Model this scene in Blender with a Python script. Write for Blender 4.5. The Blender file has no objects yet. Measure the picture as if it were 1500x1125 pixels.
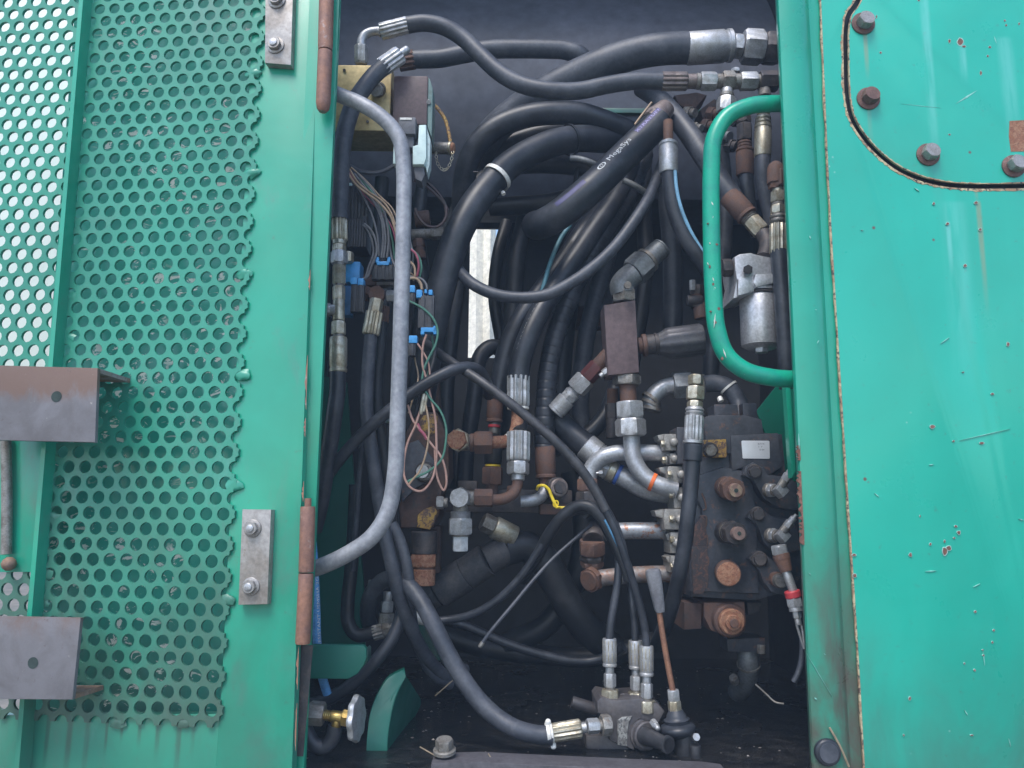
import bpy, bmesh, math, random
from mathutils import Vector, Matrix
random.seed(7)
SC = bpy.context.scene
COL = SC.collection
R_ = math.radians

# ------------------------------------------------------------------ camera
# The photograph is 1500 x 1125; its focal length in those pixels and the vanishing point of the
# upright edges give the tilt (about 9 degrees up).  Y = 0 is the face of the machine, X right, Z up.
FPX, CX, CY = 1177.0, 750.0, 562.5
CAMP = Vector((0.0, -1.35, 0.0))
_u = Vector((76.0, 7562.0, -FPX)).normalized()
_f = Vector((0, 0, -1)); _f = (_f - _u * _f.dot(_u)).normalized()
_r = _f.cross(_u)
M3 = Matrix((_r, _f, _u))                      # camera -> world
cam = bpy.data.cameras.new('camera'); camo = bpy.data.objects.new('camera', cam); COL.objects.link(camo)
cam.sensor_width = 36.0; cam.lens = 36.0 * FPX / 1500.0; cam.clip_start = 0.02; cam.clip_end = 500
camo.matrix_world = Matrix.Translation(CAMP) @ M3.to_4x4()
SC.camera = camo

# ------------------------------------------------------------------ sky, sun, exposure
world = bpy.data.worlds.new('World'); SC.world = world; world.use_nodes = True
wn = world.node_tree.nodes; wl = world.node_tree.links
for n in list(wn): wn.remove(n)
sky = wn.new('ShaderNodeTexSky'); sky.sky_type = 'NISHITA'; sky.sun_disc = False
SUN_EL, SUN_AZ = R_(58), R_(205)      # high, behind the camera and a little to its left, veiled by thin cloud
sky.sun_elevation = SUN_EL; sky.sun_rotation = SUN_AZ
sky.air_density = 1.0; sky.dust_density = 1.4; sky.ozone_density = 1.0
bg = wn.new('ShaderNodeBackground'); bg.inputs['Strength'].default_value = 0.15
wo = wn.new('ShaderNodeOutputWorld')
wl.new(sky.outputs[0], bg.inputs[0]); wl.new(bg.outputs[0], wo.inputs[0])
sun = bpy.data.lights.new('sun', 'SUN'); sun.energy = 1.3; sun.angle = R_(25); sun.color = (1.0, 0.97, 0.93)
suno = bpy.data.objects.new('sun', sun); COL.objects.link(suno)
_sd = Vector((math.sin(SUN_AZ) * math.cos(SUN_EL), math.cos(SUN_AZ) * math.cos(SUN_EL), math.sin(SUN_EL)))
suno.rotation_euler = (-_sd).to_track_quat('-Z', 'Y').to_euler()
SC.view_settings.view_transform = 'Standard'; SC.view_settings.look = 'None'
SC.view_settings.exposure = 1.02; SC.view_settings.gamma = 1.0; SC.view_settings.use_curve_mapping = False
SC.render.engine = 'CYCLES'
SC.cycles.max_bounces = 8; SC.cycles.diffuse_bounces = 4; SC.cycles.volume_bounces = 0

# ------------------------------------------------------------------ placing helpers
def ray(px, py):
    return (M3 @ Vector(((px - CX) / FPX, -(py - CY) / FPX, -1.0)))
def W(px, py, Y=0.0):
    d = ray(px, py); t = (Y - CAMP.y) / d.y
    return CAMP + d * t
def WZ(px, py, Z):
    d = ray(px, py); t = (Z - CAMP.z) / d.z
    return CAMP + d * t
def WP(px, py, o, n):                          # onto a plane
    d = ray(px, py); t = (o - CAMP).dot(n) / d.dot(n)
    return CAMP + d * t
def mpp(p):                                    # metres per photograph pixel at a point
    return (p - CAMP).dot(M3 @ Vector((0, 0, -1))) / FPX
class Fr:                                      # a measuring frame: origin in the photograph and magnification
    def __init__(s, ox, oy, k): s.ox, s.oy, s.k = ox, oy, k
    def __call__(s, x, y, Y=0.0): return W(s.ox + x / s.k, s.oy + y / s.k, Y)
    def r(s, v, p): return v / s.k * mpp(p)
A = Fr(0, 0, 1)
T1, T2, T3 = Fr(0, 0, 3), Fr(0, 375, 3), Fr(0, 750, 3)
L1, L2, L3, L4 = Fr(440, 0, 4.1667), Fr(440, 250, 4.1667), Fr(440, 500, 4.1667), Fr(420, 750, 3)
C1, C2, C3, C4 = Fr(780, 0, 3.75), Fr(780, 280, 3.75), Fr(780, 530, 3.75), Fr(780, 800, 3.462)
Q1, Q2, Q3 = Fr(1100, 0, 3.75), Fr(1100, 300, 2.8125), Fr(1100, 700, 2.647)
N1, N2, N3, N4 = Fr(580, 180, 7.5), Fr(590, 560, 6.25), Fr(820, 600, 7.5), Fr(820, 730, 7.5)
N5, N6, N7, N8 = Fr(990, 580, 7.5), Fr(990, 720, 7.5), Fr(960, 120, 7.5), Fr(490, 330, 8.788)

ROOT = {}
def thing(name, label, cat, loc, group=None):
    o = bpy.data.objects.new(name, None); COL.objects.link(o); o.empty_display_size = 0.02
    o.location = loc; o['label'] = label; o['category'] = cat
    if group: o['group'] = group
    ROOT[o.name] = Vector(loc)
    return o
def tag(o, label, cat, group=None):
    o['label'] = label; o['category'] = cat
    if group: o['group'] = group
    return o
def mk(name, vs, fs, mat, parent=None, smooth=35, kind=None, label=None):
    if parent is not None: off = ROOT[parent.name]
    else: off = min(vs, key=lambda v: v[2]); off = Vector(off)
    me = bpy.data.meshes.new(name)
    me.from_pydata([tuple(Vector(v) - off) for v in vs], [], fs)
    bm = bmesh.new(); bm.from_mesh(me)
    bmesh.ops.recalc_face_normals(bm, faces=bm.faces)
    bm.to_mesh(me); bm.free()
    if smooth:
        me.shade_smooth(); me.set_sharp_from_angle(angle=R_(smooth))
    me.materials.append(mat)
    o = bpy.data.objects.new(name, me); COL.objects.link(o)
    if parent is not None: o.parent = parent
    else: o.location = off
    ROOT[o.name] = off
    if kind: o['kind'] = kind
    if label: o['label'] = label
    return o
def struct(name, vs, fs, mat, smooth=35):
    o = mk(name, vs, fs, mat, None, smooth); o['kind'] = 'structure'; return o

def frame_of(d):
    d = d.normalized()
    a = Vector((0, 0, 1)) if abs(d.z) < 0.9 else Vector((1, 0, 0))
    u = a.cross(d).normalized(); return u, d.cross(u)
def spline(P, n=8):
    P = [Vector(p) for p in P]
    if len(P) == 2: return [P[0].lerp(P[1], i / n) for i in range(n + 1)]
    Q = [P[0] * 2 - P[1]] + P + [P[-1] * 2 - P[-2]]
    out = []
    for i in range(1, len(Q) - 2):
        p0, p1, p2, p3 = Q[i - 1:i + 3]
        t0 = 0; t1 = t0 + max((p1 - p0).length, 1e-6) ** .5; t2 = t1 + max((p2 - p1).length, 1e-6) ** .5; t3 = t2 + max((p3 - p2).length, 1e-6) ** .5
        for k in range(n):
            t = t1 + (t2 - t1) * k / n
            a1 = p0 * ((t1 - t) / (t1 - t0)) + p1 * ((t - t0) / (t1 - t0))
            a2 = p1 * ((t2 - t) / (t2 - t1)) + p2 * ((t - t1) / (t2 - t1))
            a3 = p2 * ((t3 - t) / (t3 - t2)) + p3 * ((t - t2) / (t3 - t2))
            b1 = a1 * ((t2 - t) / (t2 - t0)) + a2 * ((t - t0) / (t2 - t0))
            b2 = a2 * ((t3 - t) / (t3 - t1)) + a3 * ((t - t1) / (t3 - t1))
            out.append(b1 * ((t2 - t) / (t2 - t1)) + b2 * ((t - t1) / (t2 - t1)))
    out.append(P[-1]); return out
def sweep(C, rad, seg=14, cap=True):
    """tube along the points C; rad = number or function of arc length"""
    vs, fs = [], []
    T = []
    for i in range(len(C)):
        a = C[max(i - 1, 0)]; b = C[min(i + 1, len(C) - 1)]
        T.append((b - a).normalized())
    u, v = frame_of(T[0]); s = 0
    for i, c in enumerate(C):
        if i:
            s += (c - C[i - 1]).length
            u = (u - T[i] * u.dot(T[i])).normalized(); v = T[i].cross(u)
        r = rad(s) if callable(rad) else rad
        for k in range(seg):
            a = 2 * math.pi * k / seg
            vs.append(c + (u * math.cos(a) + v * math.sin(a)) * r)
    for i in range(len(C) - 1):
        for k in range(seg):
            k2 = (k + 1) % seg
            fs.append((i * seg + k, i * seg + k2, (i + 1) * seg + k2, (i + 1) * seg + k))
    if cap:
        fs.append(tuple(range(seg))[::-1]); fs.append(tuple((len(C) - 1) * seg + k for k in range(seg)))
    return vs, fs
def tube(name, C, r, mat, parent=None, seg=14, n=8, raw=False, label=None):
    C = C if raw else spline(C, n)
    vs, fs = sweep(C, r, seg); return mk(name, vs, fs, mat, parent, 40, label=label)
def lathe(p0, p1, prof, seg=20, flute=0.0, nfl=0, phase=0.0):
    """profile [(t along p0-p1 in 0..1, radius)], closed ends, optional flutes"""
    d = p1 - p0; u, v = frame_of(d); vs, fs = [], []
    for t, r in prof:
        c = p0 + d * t
        for k in range(seg):
            a = 2 * math.pi * (k + phase) / seg
            rr = r * (1 - flute * (0.5 + 0.5 * math.cos(nfl * a))) if flute and r > 0 else r
            vs.append(c + (u * math.cos(a) + v * math.sin(a)) * rr)
    n = len(prof)
    for i in range(n - 1):
        for k in range(seg):
            k2 = (k + 1) % seg
            fs.append((i * seg + k, i * seg + k2, (i + 1) * seg + k2, (i + 1) * seg + k))
    fs.append(tuple(range(seg))[::-1]); fs.append(tuple((n - 1) * seg + k for k in range(seg)))
    return vs, fs
def hexnut(p0, p1, r, phase=0.0):
    """hexagon with turned (chamfered) corners; r = across-corner radius"""
    d = p1 - p0; u, v = frame_of(d); vs, fs = [], []
    SEG = 24; L = d.length; ch = min(0.13 * r / max(L, 1e-6), .3)
    for t, lim in ((0, .87), (ch, 1.2), (1 - ch, 1.2), (1, .87)):
        for k in range(SEG):
            a = 2 * math.pi * (k) / SEG
            loc = ((a + math.pi / 6) % (math.pi / 3)) - math.pi / 6
            rh = r * math.cos(math.pi / 6) / math.cos(loc)
            rr = min(rh, r * lim if lim < 1 else r)
            b = a + phase
            vs.append(p0 + d * t + (u * math.cos(b) + v * math.sin(b)) * rr)
    for i in range(3):
        for k in range(SEG):
            k2 = (k + 1) % SEG
            fs.append((i * SEG + k, i * SEG + k2, (i + 1) * SEG + k2, (i + 1) * SEG + k))
    fs.append(tuple(range(SEG))[::-1]); fs.append(tuple(3 * SEG + k for k in range(SEG)))
    return vs, fs
def chunk(kind, p0, p1, r, ph=0.3):
    if kind == 'hex': return hexnut(p0, p1, r, ph), 25
    if kind == 'ferrule': return lathe(p0, p1, [(0, r * .9), (.03, r), (.45, r), (.5, r * .965), (.55, r), (.93, r), (.97, r * .93), (1, r * .8)], 60, .15, 12), 40
    if kind == 'smooth': return lathe(p0, p1, [(0, r * .93), (.04, r), (.8, r), (.84, r * .93), (.88, r * .93), (.9, r), (.97, r), (1, r * .9)], 28), 35
    if kind == 'ring': return lathe(p0, p1, [(0, r * .9), (.15, r), (.85, r), (1, r * .9)], 22), 35
    if kind == 'thread': return lathe(p0, p1, [((i + .0) / 12, r * (1 if i % 2 else .9)) for i in range(13)], 20), 30
    if kind == 'bead': return lathe(p0, p1, [(0, r * .75), (.2, r * .95), (.35, r), (.5, r * .85), (.65, r), (.8, r * .95), (1, r * .75)], 22), 60
    if kind == 'taper': return lathe(p0, p1, [(0, r), (.08, r * 1.02), (1, r * .7)], 20), 35
    if kind == 'dome': return lathe(p0, p1, [(0, r), (.5, r), (.75, r * .93), (.9, r * .75), (1, r * .4)], 22), 40
    return lathe(p0, p1, [(0, r * .95), (.04, r), (.96, r), (1, r * .95)], 20), 35
PART = {'hex': 'nut', 'ferrule': 'ferrule', 'smooth': 'ferrule', 'ring': 'ring', 'thread': 'thread', 'bead': 'collar', 'taper': 'neck', 'dome': 'cap', 'cyl': 'sleeve'}
def fit(parent, F, a, b, spec):
    """pieces threaded on the axis a-b (frame coordinates + depth); spec: (kind, t0, t1, radius, material[, name])"""
    p0, p1 = F(*a), F(*b); m = (p0 + p1) / 2; o = None
    for s in spec:
        kind, t0, t1, r, mat = s[:5]; nm = s[5] if len(s) > 5 else PART.get(kind, 'sleeve')
        (vs, fs), sm = chunk(kind, p0.lerp(p1, t0), p0.lerp(p1, t1), F.r(r, m), random.random())
        o = mk(nm, vs, fs, mat, parent, sm)
    return o
def boxm(c, hx, hy, hz, bev=0.0, rot=None, seg=2):
    bm = bmesh.new(); bmesh.ops.create_cube(bm, size=1.0)
    for v in bm.verts: v.co = Vector((v.co.x * 2 * hx, v.co.y * 2 * hy, v.co.z * 2 * hz))
    if bev: bmesh.ops.bevel(bm, geom=list(bm.edges), offset=bev, segments=seg, profile=.6, affect='EDGES')
    M = rot.to_matrix() if hasattr(rot, 'to_matrix') else (rot or Matrix.Identity(3))
    vs = [M @ v.co + c for v in bm.verts]; bm.verts.index_update()
    fs = [tuple(v.index for v in f.verts) for f in bm.faces]; bm.free()
    return vs, fs
def pbox(F, x0, y0, x1, y1, Y, depth, bev=0.002):
    """box whose front face spans the frame rectangle at depth Y"""
    a, b = F(x0, y0, Y), F(x1, y1, Y); c = (a + b) / 2 + Vector((0, depth / 2, 0))
    return boxm(c, abs(b.x - a.x) / 2, depth / 2, abs(b.z - a.z) / 2, min(bev, depth * .3, abs(b.x - a.x) * .3, abs(b.z - a.z) * .3))
def prism(F, pts, Y, depth, bev=0.0015, plane=None):
    """outline in frame coordinates on the plane at Y, extruded backwards; front rim bevelled"""
    P = [F(x, y, Y) for x, y in pts] if plane is None else pts
    back = Vector((0, depth, 0)) if plane is None else plane * depth
    bm = bmesh.new(); f = bm.faces.new([bm.verts.new(p) for p in P])
    if f.normal.dot(back) > 0: f.normal_flip()
    r = bmesh.ops.extrude_face_region(bm, geom=[f]); nv = [g for g in r['geom'] if isinstance(g, bmesh.types.BMVert)]
    for v in nv: v.co += back
    bm.faces.ensure_lookup_table()
    if bev:
        fe = [e for e in bm.edges if all(v not in nv for v in e.verts)]
        try: bmesh.ops.bevel(bm, geom=fe, offset=bev, segments=2, profile=.6, affect='EDGES', clamp_overlap=True)
        except Exception: pass
    if f.is_valid is False: pass
    bm.verts.index_update()
    vs = [v.co.copy() for v in bm.verts]; fs = [tuple(v.index for v in g.verts) for g in bm.faces]; bm.free()
    return vs, fs
def join(*ms):
    V_, F_ = [], []
    for vs, fs in ms:
        o = len(V_); V_ += list(vs); F_ += [tuple(i + o for i in f) for f in fs]
    return V_, F_

# ------------------------------------------------------------------ materials
def hexc(h):
    h = h.lstrip('#'); c = [int(h[i:i + 2], 16) / 255 for i in (0, 2, 4)]
    return tuple(x / 12.92 if x <= .04045 else ((x + .055) / 1.055) ** 2.4 for x in c)
class NT:
    def __init__(s, name):
        s.m = bpy.data.materials.new(name); s.m.use_nodes = True; s.t = s.m.node_tree
        s.b = s.t.nodes['Principled BSDF']; s.tc = s.t.nodes.new('ShaderNodeTexCoord')
    def n(s, typ, **kw):
        o = s.t.nodes.new(typ)
        for k, v in kw.items():
            if k in o.inputs.keys(): o.inputs[k].default_value = v
            else: setattr(o, k, v)
        return o
    def l(s, a, b): s.t.links.new(a, b)
    def noise(s, scale, detail=4, rough=.55, stretch=None, dist=0.0, seed=0.0, coord='Object'):
        mp = s.n('ShaderNodeMapping'); s.l(s.tc.outputs[coord], mp.inputs[0])
        if stretch: mp.inputs['Scale'].default_value = stretch
        mp.inputs['Location'].default_value = (seed, seed * 1.7, seed * .6)
        o = s.n('ShaderNodeTexNoise', Scale=scale, Detail=detail, Roughness=rough, Distortion=dist); s.l(mp.outputs[0], o.inputs['Vector'])
        return o.outputs['Fac']
    def vor(s, scale, feature='F1', stretch=None, seed=0.0):
        mp = s.n('ShaderNodeMapping'); s.l(s.tc.outputs['Object'], mp.inputs[0]); mp.inputs['Location'].default_value = (seed, seed, seed)
        if stretch: mp.inputs['Scale'].default_value = stretch
        o = s.n('ShaderNodeTexVoronoi', Scale=scale); o.feature = feature; s.l(mp.outputs[0], o.inputs['Vector']); return o.outputs['Distance']
    def ramp(s, x, a, b, inv=False):
        o = s.n('ShaderNodeMapRange'); o.inputs['From Min'].default_value = a; o.inputs['From Max'].default_value = b
        if inv: o.inputs['To Min'].default_value = 1; o.inputs['To Max'].default_value = 0
        o.interpolation_type = 'SMOOTHSTEP'; s.l(x, o.inputs['Value']); return o.outputs[0]
    def mul(s, a, b, op='MULTIPLY'):
        o = s.n('ShaderNodeMath', operation=op); s.l(a, o.inputs[0])
        if isinstance(b, (int, float)): o.inputs[1].default_value = b
        else: s.l(b, o.inputs[1])
        return o.outputs[0]
    def mix(s, f, a, b):
        o = s.n('ShaderNodeMix', data_type='RGBA')
        if isinstance(f, (int, float)): o.inputs[0].default_value = f
        else: s.l(f, o.inputs[0])
        for i, c in ((6, a), (7, b)):
            if isinstance(c, tuple): o.inputs[i].default_value = (*c, 1)
            else: s.l(c, o.inputs[i])
        return o.outputs[2]
    def sep(s, coord='Object'):
        o = s.n('ShaderNodeSeparateXYZ'); s.l(s.tc.outputs[coord], o.inputs[0]); return o.outputs
    def fin(s, col, rough=.5, metal=0.0, bump=None, bstr=.2, bdist=.002, coat=0.0, spec=.5):
        b = s.b
        if isinstance(col, tuple): b.inputs['Base Color'].default_value = (*col, 1)
        else: s.l(col, b.inputs['Base Color'])
        for nm, v in (('Roughness', rough), ('Metallic', metal)):
            if isinstance(v, (int, float)): b.inputs[nm].default_value = v
            else: s.l(v, b.inputs[nm])
        b.inputs['Coat Weight'].default_value = coat; b.inputs['Coat Roughness'].default_value = .12
        b.inputs['Specular IOR Level'].default_value = spec
        if bump is not None:
            o = s.n('ShaderNodeBump', Strength=bstr, Distance=bdist); s.l(bump, o.inputs['Height']); s.l(o.outputs[0], b.inputs['Normal'])
        return s.m
def grunge(name, c1, c2, c3=None, rough=.5, metal=0.0, scale=40, amt=(.45, .65), amt3=(.6, .7), rvar=.2, bstr=.15, seed=None, metal2=None, stretch=None, spec=.5, fine=0.25):
    """base colour c1, broad patches of c2, sharper spots of c3, fine grain, uneven gloss"""
    g = NT(name); seed = random.random() * 20 if seed is None else seed
    n1 = g.noise(scale, 5, .6, stretch, .3, seed); f1 = g.ramp(n1, *amt)
    col = g.mix(f1, c1, c2)
    n2 = g.noise(scale * 7, 3, .6, stretch, 0, seed + 3)
    if c3 is not None:
        f3 = g.ramp(g.noise(scale * 2.3, 6, .7, stretch, .5, seed + 9), *amt3); col = g.mix(f3, col, c3)
    hv = g.n('ShaderNodeHueSaturation'); g.l(col, hv.inputs['Color'])
    mr = g.n('ShaderNodeMapRange'); mr.inputs['To Min'].default_value = 1 - fine; mr.inputs['To Max'].default_value = 1 + fine
    g.l(n2, mr.inputs[0]); mr.inputs['From Min'].default_value = .25; mr.inputs['From Max'].default_value = .75; g.l(mr.outputs[0], hv.inputs['Value'])
    ro = g.n('ShaderNodeMapRange'); ro.inputs['To Min'].default_value = max(rough - rvar, .05); ro.inputs['To Max'].default_value = min(rough + rvar, 1)
    g.l(n1, ro.inputs[0])
    me = metal
    if c3 is not None and metal2 is not None:
        mm = g.n('ShaderNodeMapRange'); mm.inputs['To Min'].default_value = metal; mm.inputs['To Max'].default_value = metal2; g.l(f3, mm.inputs[0]); me = mm.outputs[0]
    return g.fin(hv.outputs[0], ro.outputs[0], me, n2, bstr, .001, 0, spec)

RUB = grunge('rubber_black', (.02, .0235, .031), (.046, .051, .063), (.092, .095, .104), .42, 0, 18, (.4, .7), (.62, .8), .15, .1)
RUB2 = grunge('rubber_dusty', (.044, .05, .064), (.074, .081, .098), (.125, .128, .135), .48, 0, 22, (.4, .65), (.6, .8), .15, .12)
RUB3 = grunge('rubber_dark', (.014, .016, .02), (.03, .032, .037), (.05, .05, .05), .46, 0, 20, (.45, .7), (.65, .8), .15, .1)
ZINC = grunge('zinc_steel', (.47, .48, .5), (.34, .34, .33), (.24, .19, .14), .46, .62, 60, (.4, .7), (.62, .75), .15, .12, metal2=.2)
ZINCY = grunge('zinc_yellowed', (.5, .47, .38), (.36, .31, .22), (.2, .14, .09), .42, .7, 60, (.4, .65), (.6, .75), .15, .15, metal2=.2)
ZINCD = grunge('zinc_dirty', (.27, .26, .24), (.17, .15, .13), (.13, .08, .05), .52, .45, 50, (.4, .65), (.55, .7), .15, .2, metal2=.1)
BROWN = grunge('rusty_fitting', (.125, .077, .064), (.16, .082, .055), (.085, .06, .055), .75, .1, 60, (.4, .65), (.55, .75), .12, .35)
ZINCB = grunge('bolt_pewter', (.34, .325, .31), (.26, .24, .22), (.17, .12, .085), .48, .5, 60, (.4, .65), (.58, .72), .15, .2, metal2=.15)
DUSTB = grunge('dusty_plated_brown', (.2, .165, .155), (.15, .115, .105), (.12, .08, .065), .5, .35, 50, (.4, .65), (.6, .75), .12, .2)
RUST = grunge('bright_rust', (.25, .105, .06), (.33, .18, .11), (.13, .055, .04), .85, 0, 120, (.4, .6), (.52, .65), .1, .6)
STEELB = grunge('bracket_steel', (.23, .225, .24), (.26, .25, .28), (.16, .14, .14), .55, .35, 18, (.4, .65), (.6, .78), .12, .1)
PIPE = grunge('pipe_steel', (.4, .42, .45), (.31, .32, .34), (.26, .17, .12), .42, .5, 30, (.4, .7), (.66, .8), .12, .1, metal2=.1)
GALV = grunge('galvanised_bar', (.23, .24, .265), (.31, .32, .345), (.15, .15, .15), .5, .25, 16, (.4, .6), (.68, .8), .12, .12)
VALVE = grunge('valve_casting', (.045, .05, .062), (.07, .073, .086), (.16, .085, .06), .5, .15, 16, (.4, .65), (.56, .68), .15, .35)
DARKM = grunge('dark_steel', (.05, .047, .05), (.09, .075, .07), (.14, .09, .07), .55, .3, 40, (.4, .65), (.6, .75), .15, .2)
BRASS = grunge('brass', (.42, .3, .1), (.3, .2, .07), (.12, .08, .05), .35, .85, 70, (.4, .65), (.62, .75), .15, .1, metal2=.3)
BRASSB = grunge('yellow_chromate_block', (.5, .4, .2), (.42, .32, .15), (.3, .22, .12), .45, .3, 12, (.4, .65), (.65, .8), .1, .05)
BLUEP = grunge('blue_seal', (.07, .36, .75), (.06, .3, .62), None, .4, 0, 60, fine=.08, bstr=.03)
PLAST = grunge('black_plastic', (.028, .029, .033), (.05, .05, .055), (.1, .095, .09), .45, 0, 40, (.4, .7), (.66, .8), .12, .08)
WHITEP = grunge('white_plastic', (.62, .78, .75), (.5, .66, .65), None, .45, 0, 20, fine=.06, bstr=.02)
ALU = grunge('cast_aluminium', (.6, .6, .62), (.5, .5, .52), (.33, .32, .32), .42, .7, 30, (.4, .65), (.66, .8), .1, .15)
TIEW = grunge('tie_white', (.75, .74, .7), (.6, .58, .53), None, .45, 0, 80, fine=.06, bstr=.03)
TIEY = grunge('tie_yellow', (.8, .6, .03), (.65, .45, .03), None, .4, 0, 80, fine=.08, bstr=.03)
ORANGE = grunge('band_orange', (.8, .16, .03), (.6, .12, .03), None, .5, 0, 80, fine=.08, bstr=.03)
BLUEB = grunge('band_blue', (.04, .1, .35), (.03, .07, .25), None, .5, 0, 80, fine=.08, bstr=.03)
REDB = grunge('band_red', (.55, .05, .06), (.4, .04, .05), None, .5, 0, 80, fine=.08, bstr=.03)
YPAINT = grunge('old_yellow_paint', (.42, .26, .05), (.3, .17, .05), (.1, .06, .05), .6, 0, 50, (.4, .6), (.48, .56), .1, .3)
COPPER = grunge('rusty_rod', (.32, .16, .1), (.24, .12, .08), (.36, .25, .2), .5, .4, 50, (.4, .6), (.6, .75), .12, .15)
def flat(name, c, rough=.5, metal=0): return grunge(name, c, tuple(x * .75 for x in c), None, rough, metal, 60, fine=.1, bstr=.04)
# ================================================================== the setting
def paint(name, base, dark, dirt_lo=None, chips=0.0, smear=0.0, streak=0.25, rough=.3, seed=1.0, coat=.5, wear=0.0, runs=()):
    g = NT(name)
    n1 = g.noise(3.5, 4, .55, None, .4, seed); col = g.mix(g.ramp(n1, .35, .7), base, dark)
    st = g.noise(9, 4, .6, (1.0, 1.0, .07), .2, seed + 4)                      # faded run-down streaks
    col = g.mix(g.mul(g.ramp(st, .5, .8), streak), col, tuple(min(1, b * 1.4 + .04) for b in base))
    dg = g.noise(70, 5, .7, None, .3, seed + 2); col = g.mix(g.mul(g.ramp(dg, .6, .75), .35), col, (.09, .1, .085))
    if wear:
        w1 = g.noise(6, 6, .7, (1, 1, .5), .5, seed + 41); col = g.mix(g.mul(g.ramp(w1, .5, .72), wear), col, (.1, .2, .165)); w2 = g.noise(9, 6, .7, (1, 1, .4), .4, seed + 47); col = g.mix(g.mul(g.ramp(w2, .56, .74), wear * .8), col, (.1, .42, .33))
    if dirt_lo is not None:                                                    # grime with its own ragged edge
        z = g.sep()[2]; zz = g.n('ShaderNodeMapRange'); zz.inputs['From Min'].default_value = dirt_lo[1]; zz.inputs['From Max'].default_value = dirt_lo[0]; g.l(z, zz.inputs[0])
        d = g.noise(8, 5, .65, (1, 1, .45), .6, seed + 7)
        f = g.ramp(g.mul(d, zz.outputs[0]), .12, .5); col = g.mix(g.mul(f, dirt_lo[2]), col, dirt_lo[3])
    for (x0, z0, z1, w, c, amt) in runs:
        X = g.sep(); dx = g.n('ShaderNodeMath', operation='SUBTRACT'); g.l(X[0], dx.inputs[0]); dx.inputs[1].default_value = x0
        ax_ = g.n('ShaderNodeMath', operation='ABSOLUTE'); g.l(dx.outputs[0], ax_.inputs[0])
        f = g.mul(g.ramp(ax_.outputs[0], w * .2, w, True), g.mul(g.ramp(X[2], z1, z1 + (z0 - z1) * .7), g.ramp(X[2], z0, z0 + .01, True)))
        f = g.mul(f, g.ramp(g.noise(40, 4, .6, (1, 1, .1), .2, x0 * 9), .3, .6)); col = g.mix(g.mul(f, amt), col, c)
    if chips:
        v = g.vor(55, seed=seed); m = g.noise(6, 3, .6, None, 0, seed + 11)
        f = g.mul(g.ramp(v, .05, .16, True), g.ramp(m, .62 - chips * .1, .68 - chips * .1)); col = g.mix(f, col, (.55, .75, .7))
        v = g.vor(24, seed=seed + 5); m = g.noise(4, 3, .6, None, 0, seed + 21)
        f = g.mul(g.ramp(v, .04, .1, True), g.ramp(m, .6 - chips * .1, .64 - chips * .1)); col = g.mix(f, col, (.12, .07, .055))
    if smear:
        s1 = g.noise(26, 6, .65, (1, 1, 1.8), 1.2, seed + 31); s2 = g.noise(5, 3, .5, None, 0, seed + 33)
        f = g.mul(g.ramp(s1, .56, .6), g.ramp(s2, .5, .56)); col = g.mix(f, col, (.75, .78, .72))
        s3 = g.noise(16, 5, .7, None, .5, seed + 35); col = g.mix(g.mul(g.ramp(s3, .7, .74), .6), col, (.25, .1, .06))
    rn = g.ramp(g.noise(12, 5, .6, None, .3, seed + 9), .3, .8); ro = g.n('ShaderNodeMapRange'); ro.inputs['To Min'].default_value = rough - .06; ro.inputs['To Max'].default_value = rough + .18; g.l(rn, ro.inputs[0])
    return g.fin(col, ro.outputs[0], 0, g.noise(260, 3, .5, None, 0, seed), .06, .0006, coat, .5)
GREEN, GREEND = (.005, .345, .215), (.004, .28, .17)
PGREEN = paint('green_paint', GREEN, GREEND, None, 0, 0, .12, .36, 2)
PERF = paint('green_paint_perforated', (.025, .285, .19), (.018, .225, .15), (-.05, .75, .95, (.06, .115, .085)), .0, 0, .2, .42, 5, wear=.6, coat=.2)
PSKIN = paint('green_paint_door_skin', (.012, .37, .28), (.01, .31, .235), (-.05, .5, .6, (.08, .1, .085)), 0, 1, .1, .45, 9)
_pr = W(1300, 1130, 0)
def _run(x, y0, y1, w, c, amt): p, q = W(x, y0, 0) - _pr, W(x, y1, 0) - _pr; return (p.x, p.z, q.z, w, c, amt)
_rs, _fd = (.3, .25, .13), (.2, .58, .54)
RUNS = [_run(1266, 52, 125, .006, _rs, .5), _run(1272, 162, 240, .006, _rs, .3), _run(1350, -20, 330, .012, _fd, .45), _run(1432, 300, 480, .007, _rs, .55), _run(1428, 275, 300, .005, _rs, .5), _run(1407, 68, 130, .01, _fd, .5), _run(1388, 330, 420, .006, _fd, .4), _run(1470, 60, 330, .02, _fd, .35), _run(1395, 300, 620, .03, _fd, .25)]
PRIGHT = paint('green_paint_right', (.005, .42, .305), (.005, .375, .27), (-.05, .36, .5, (.07, .12, .1)), .12, 0, .12, .33, 12, runs=RUNS)
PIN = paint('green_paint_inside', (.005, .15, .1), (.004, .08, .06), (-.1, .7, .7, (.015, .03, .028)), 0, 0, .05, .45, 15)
PALE = paint('pale_mint_sheet', (.74, .8, .75), (.66, .76, .7), None, 0, 0, .1, .5, 17)
CREAM = grunge('chipped_edge', (.5, .42, .26), (.32, .2, .12), (.06, .05, .05), .7, 0, 60, (.4, .6), (.5, .6), .1, .4)

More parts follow.
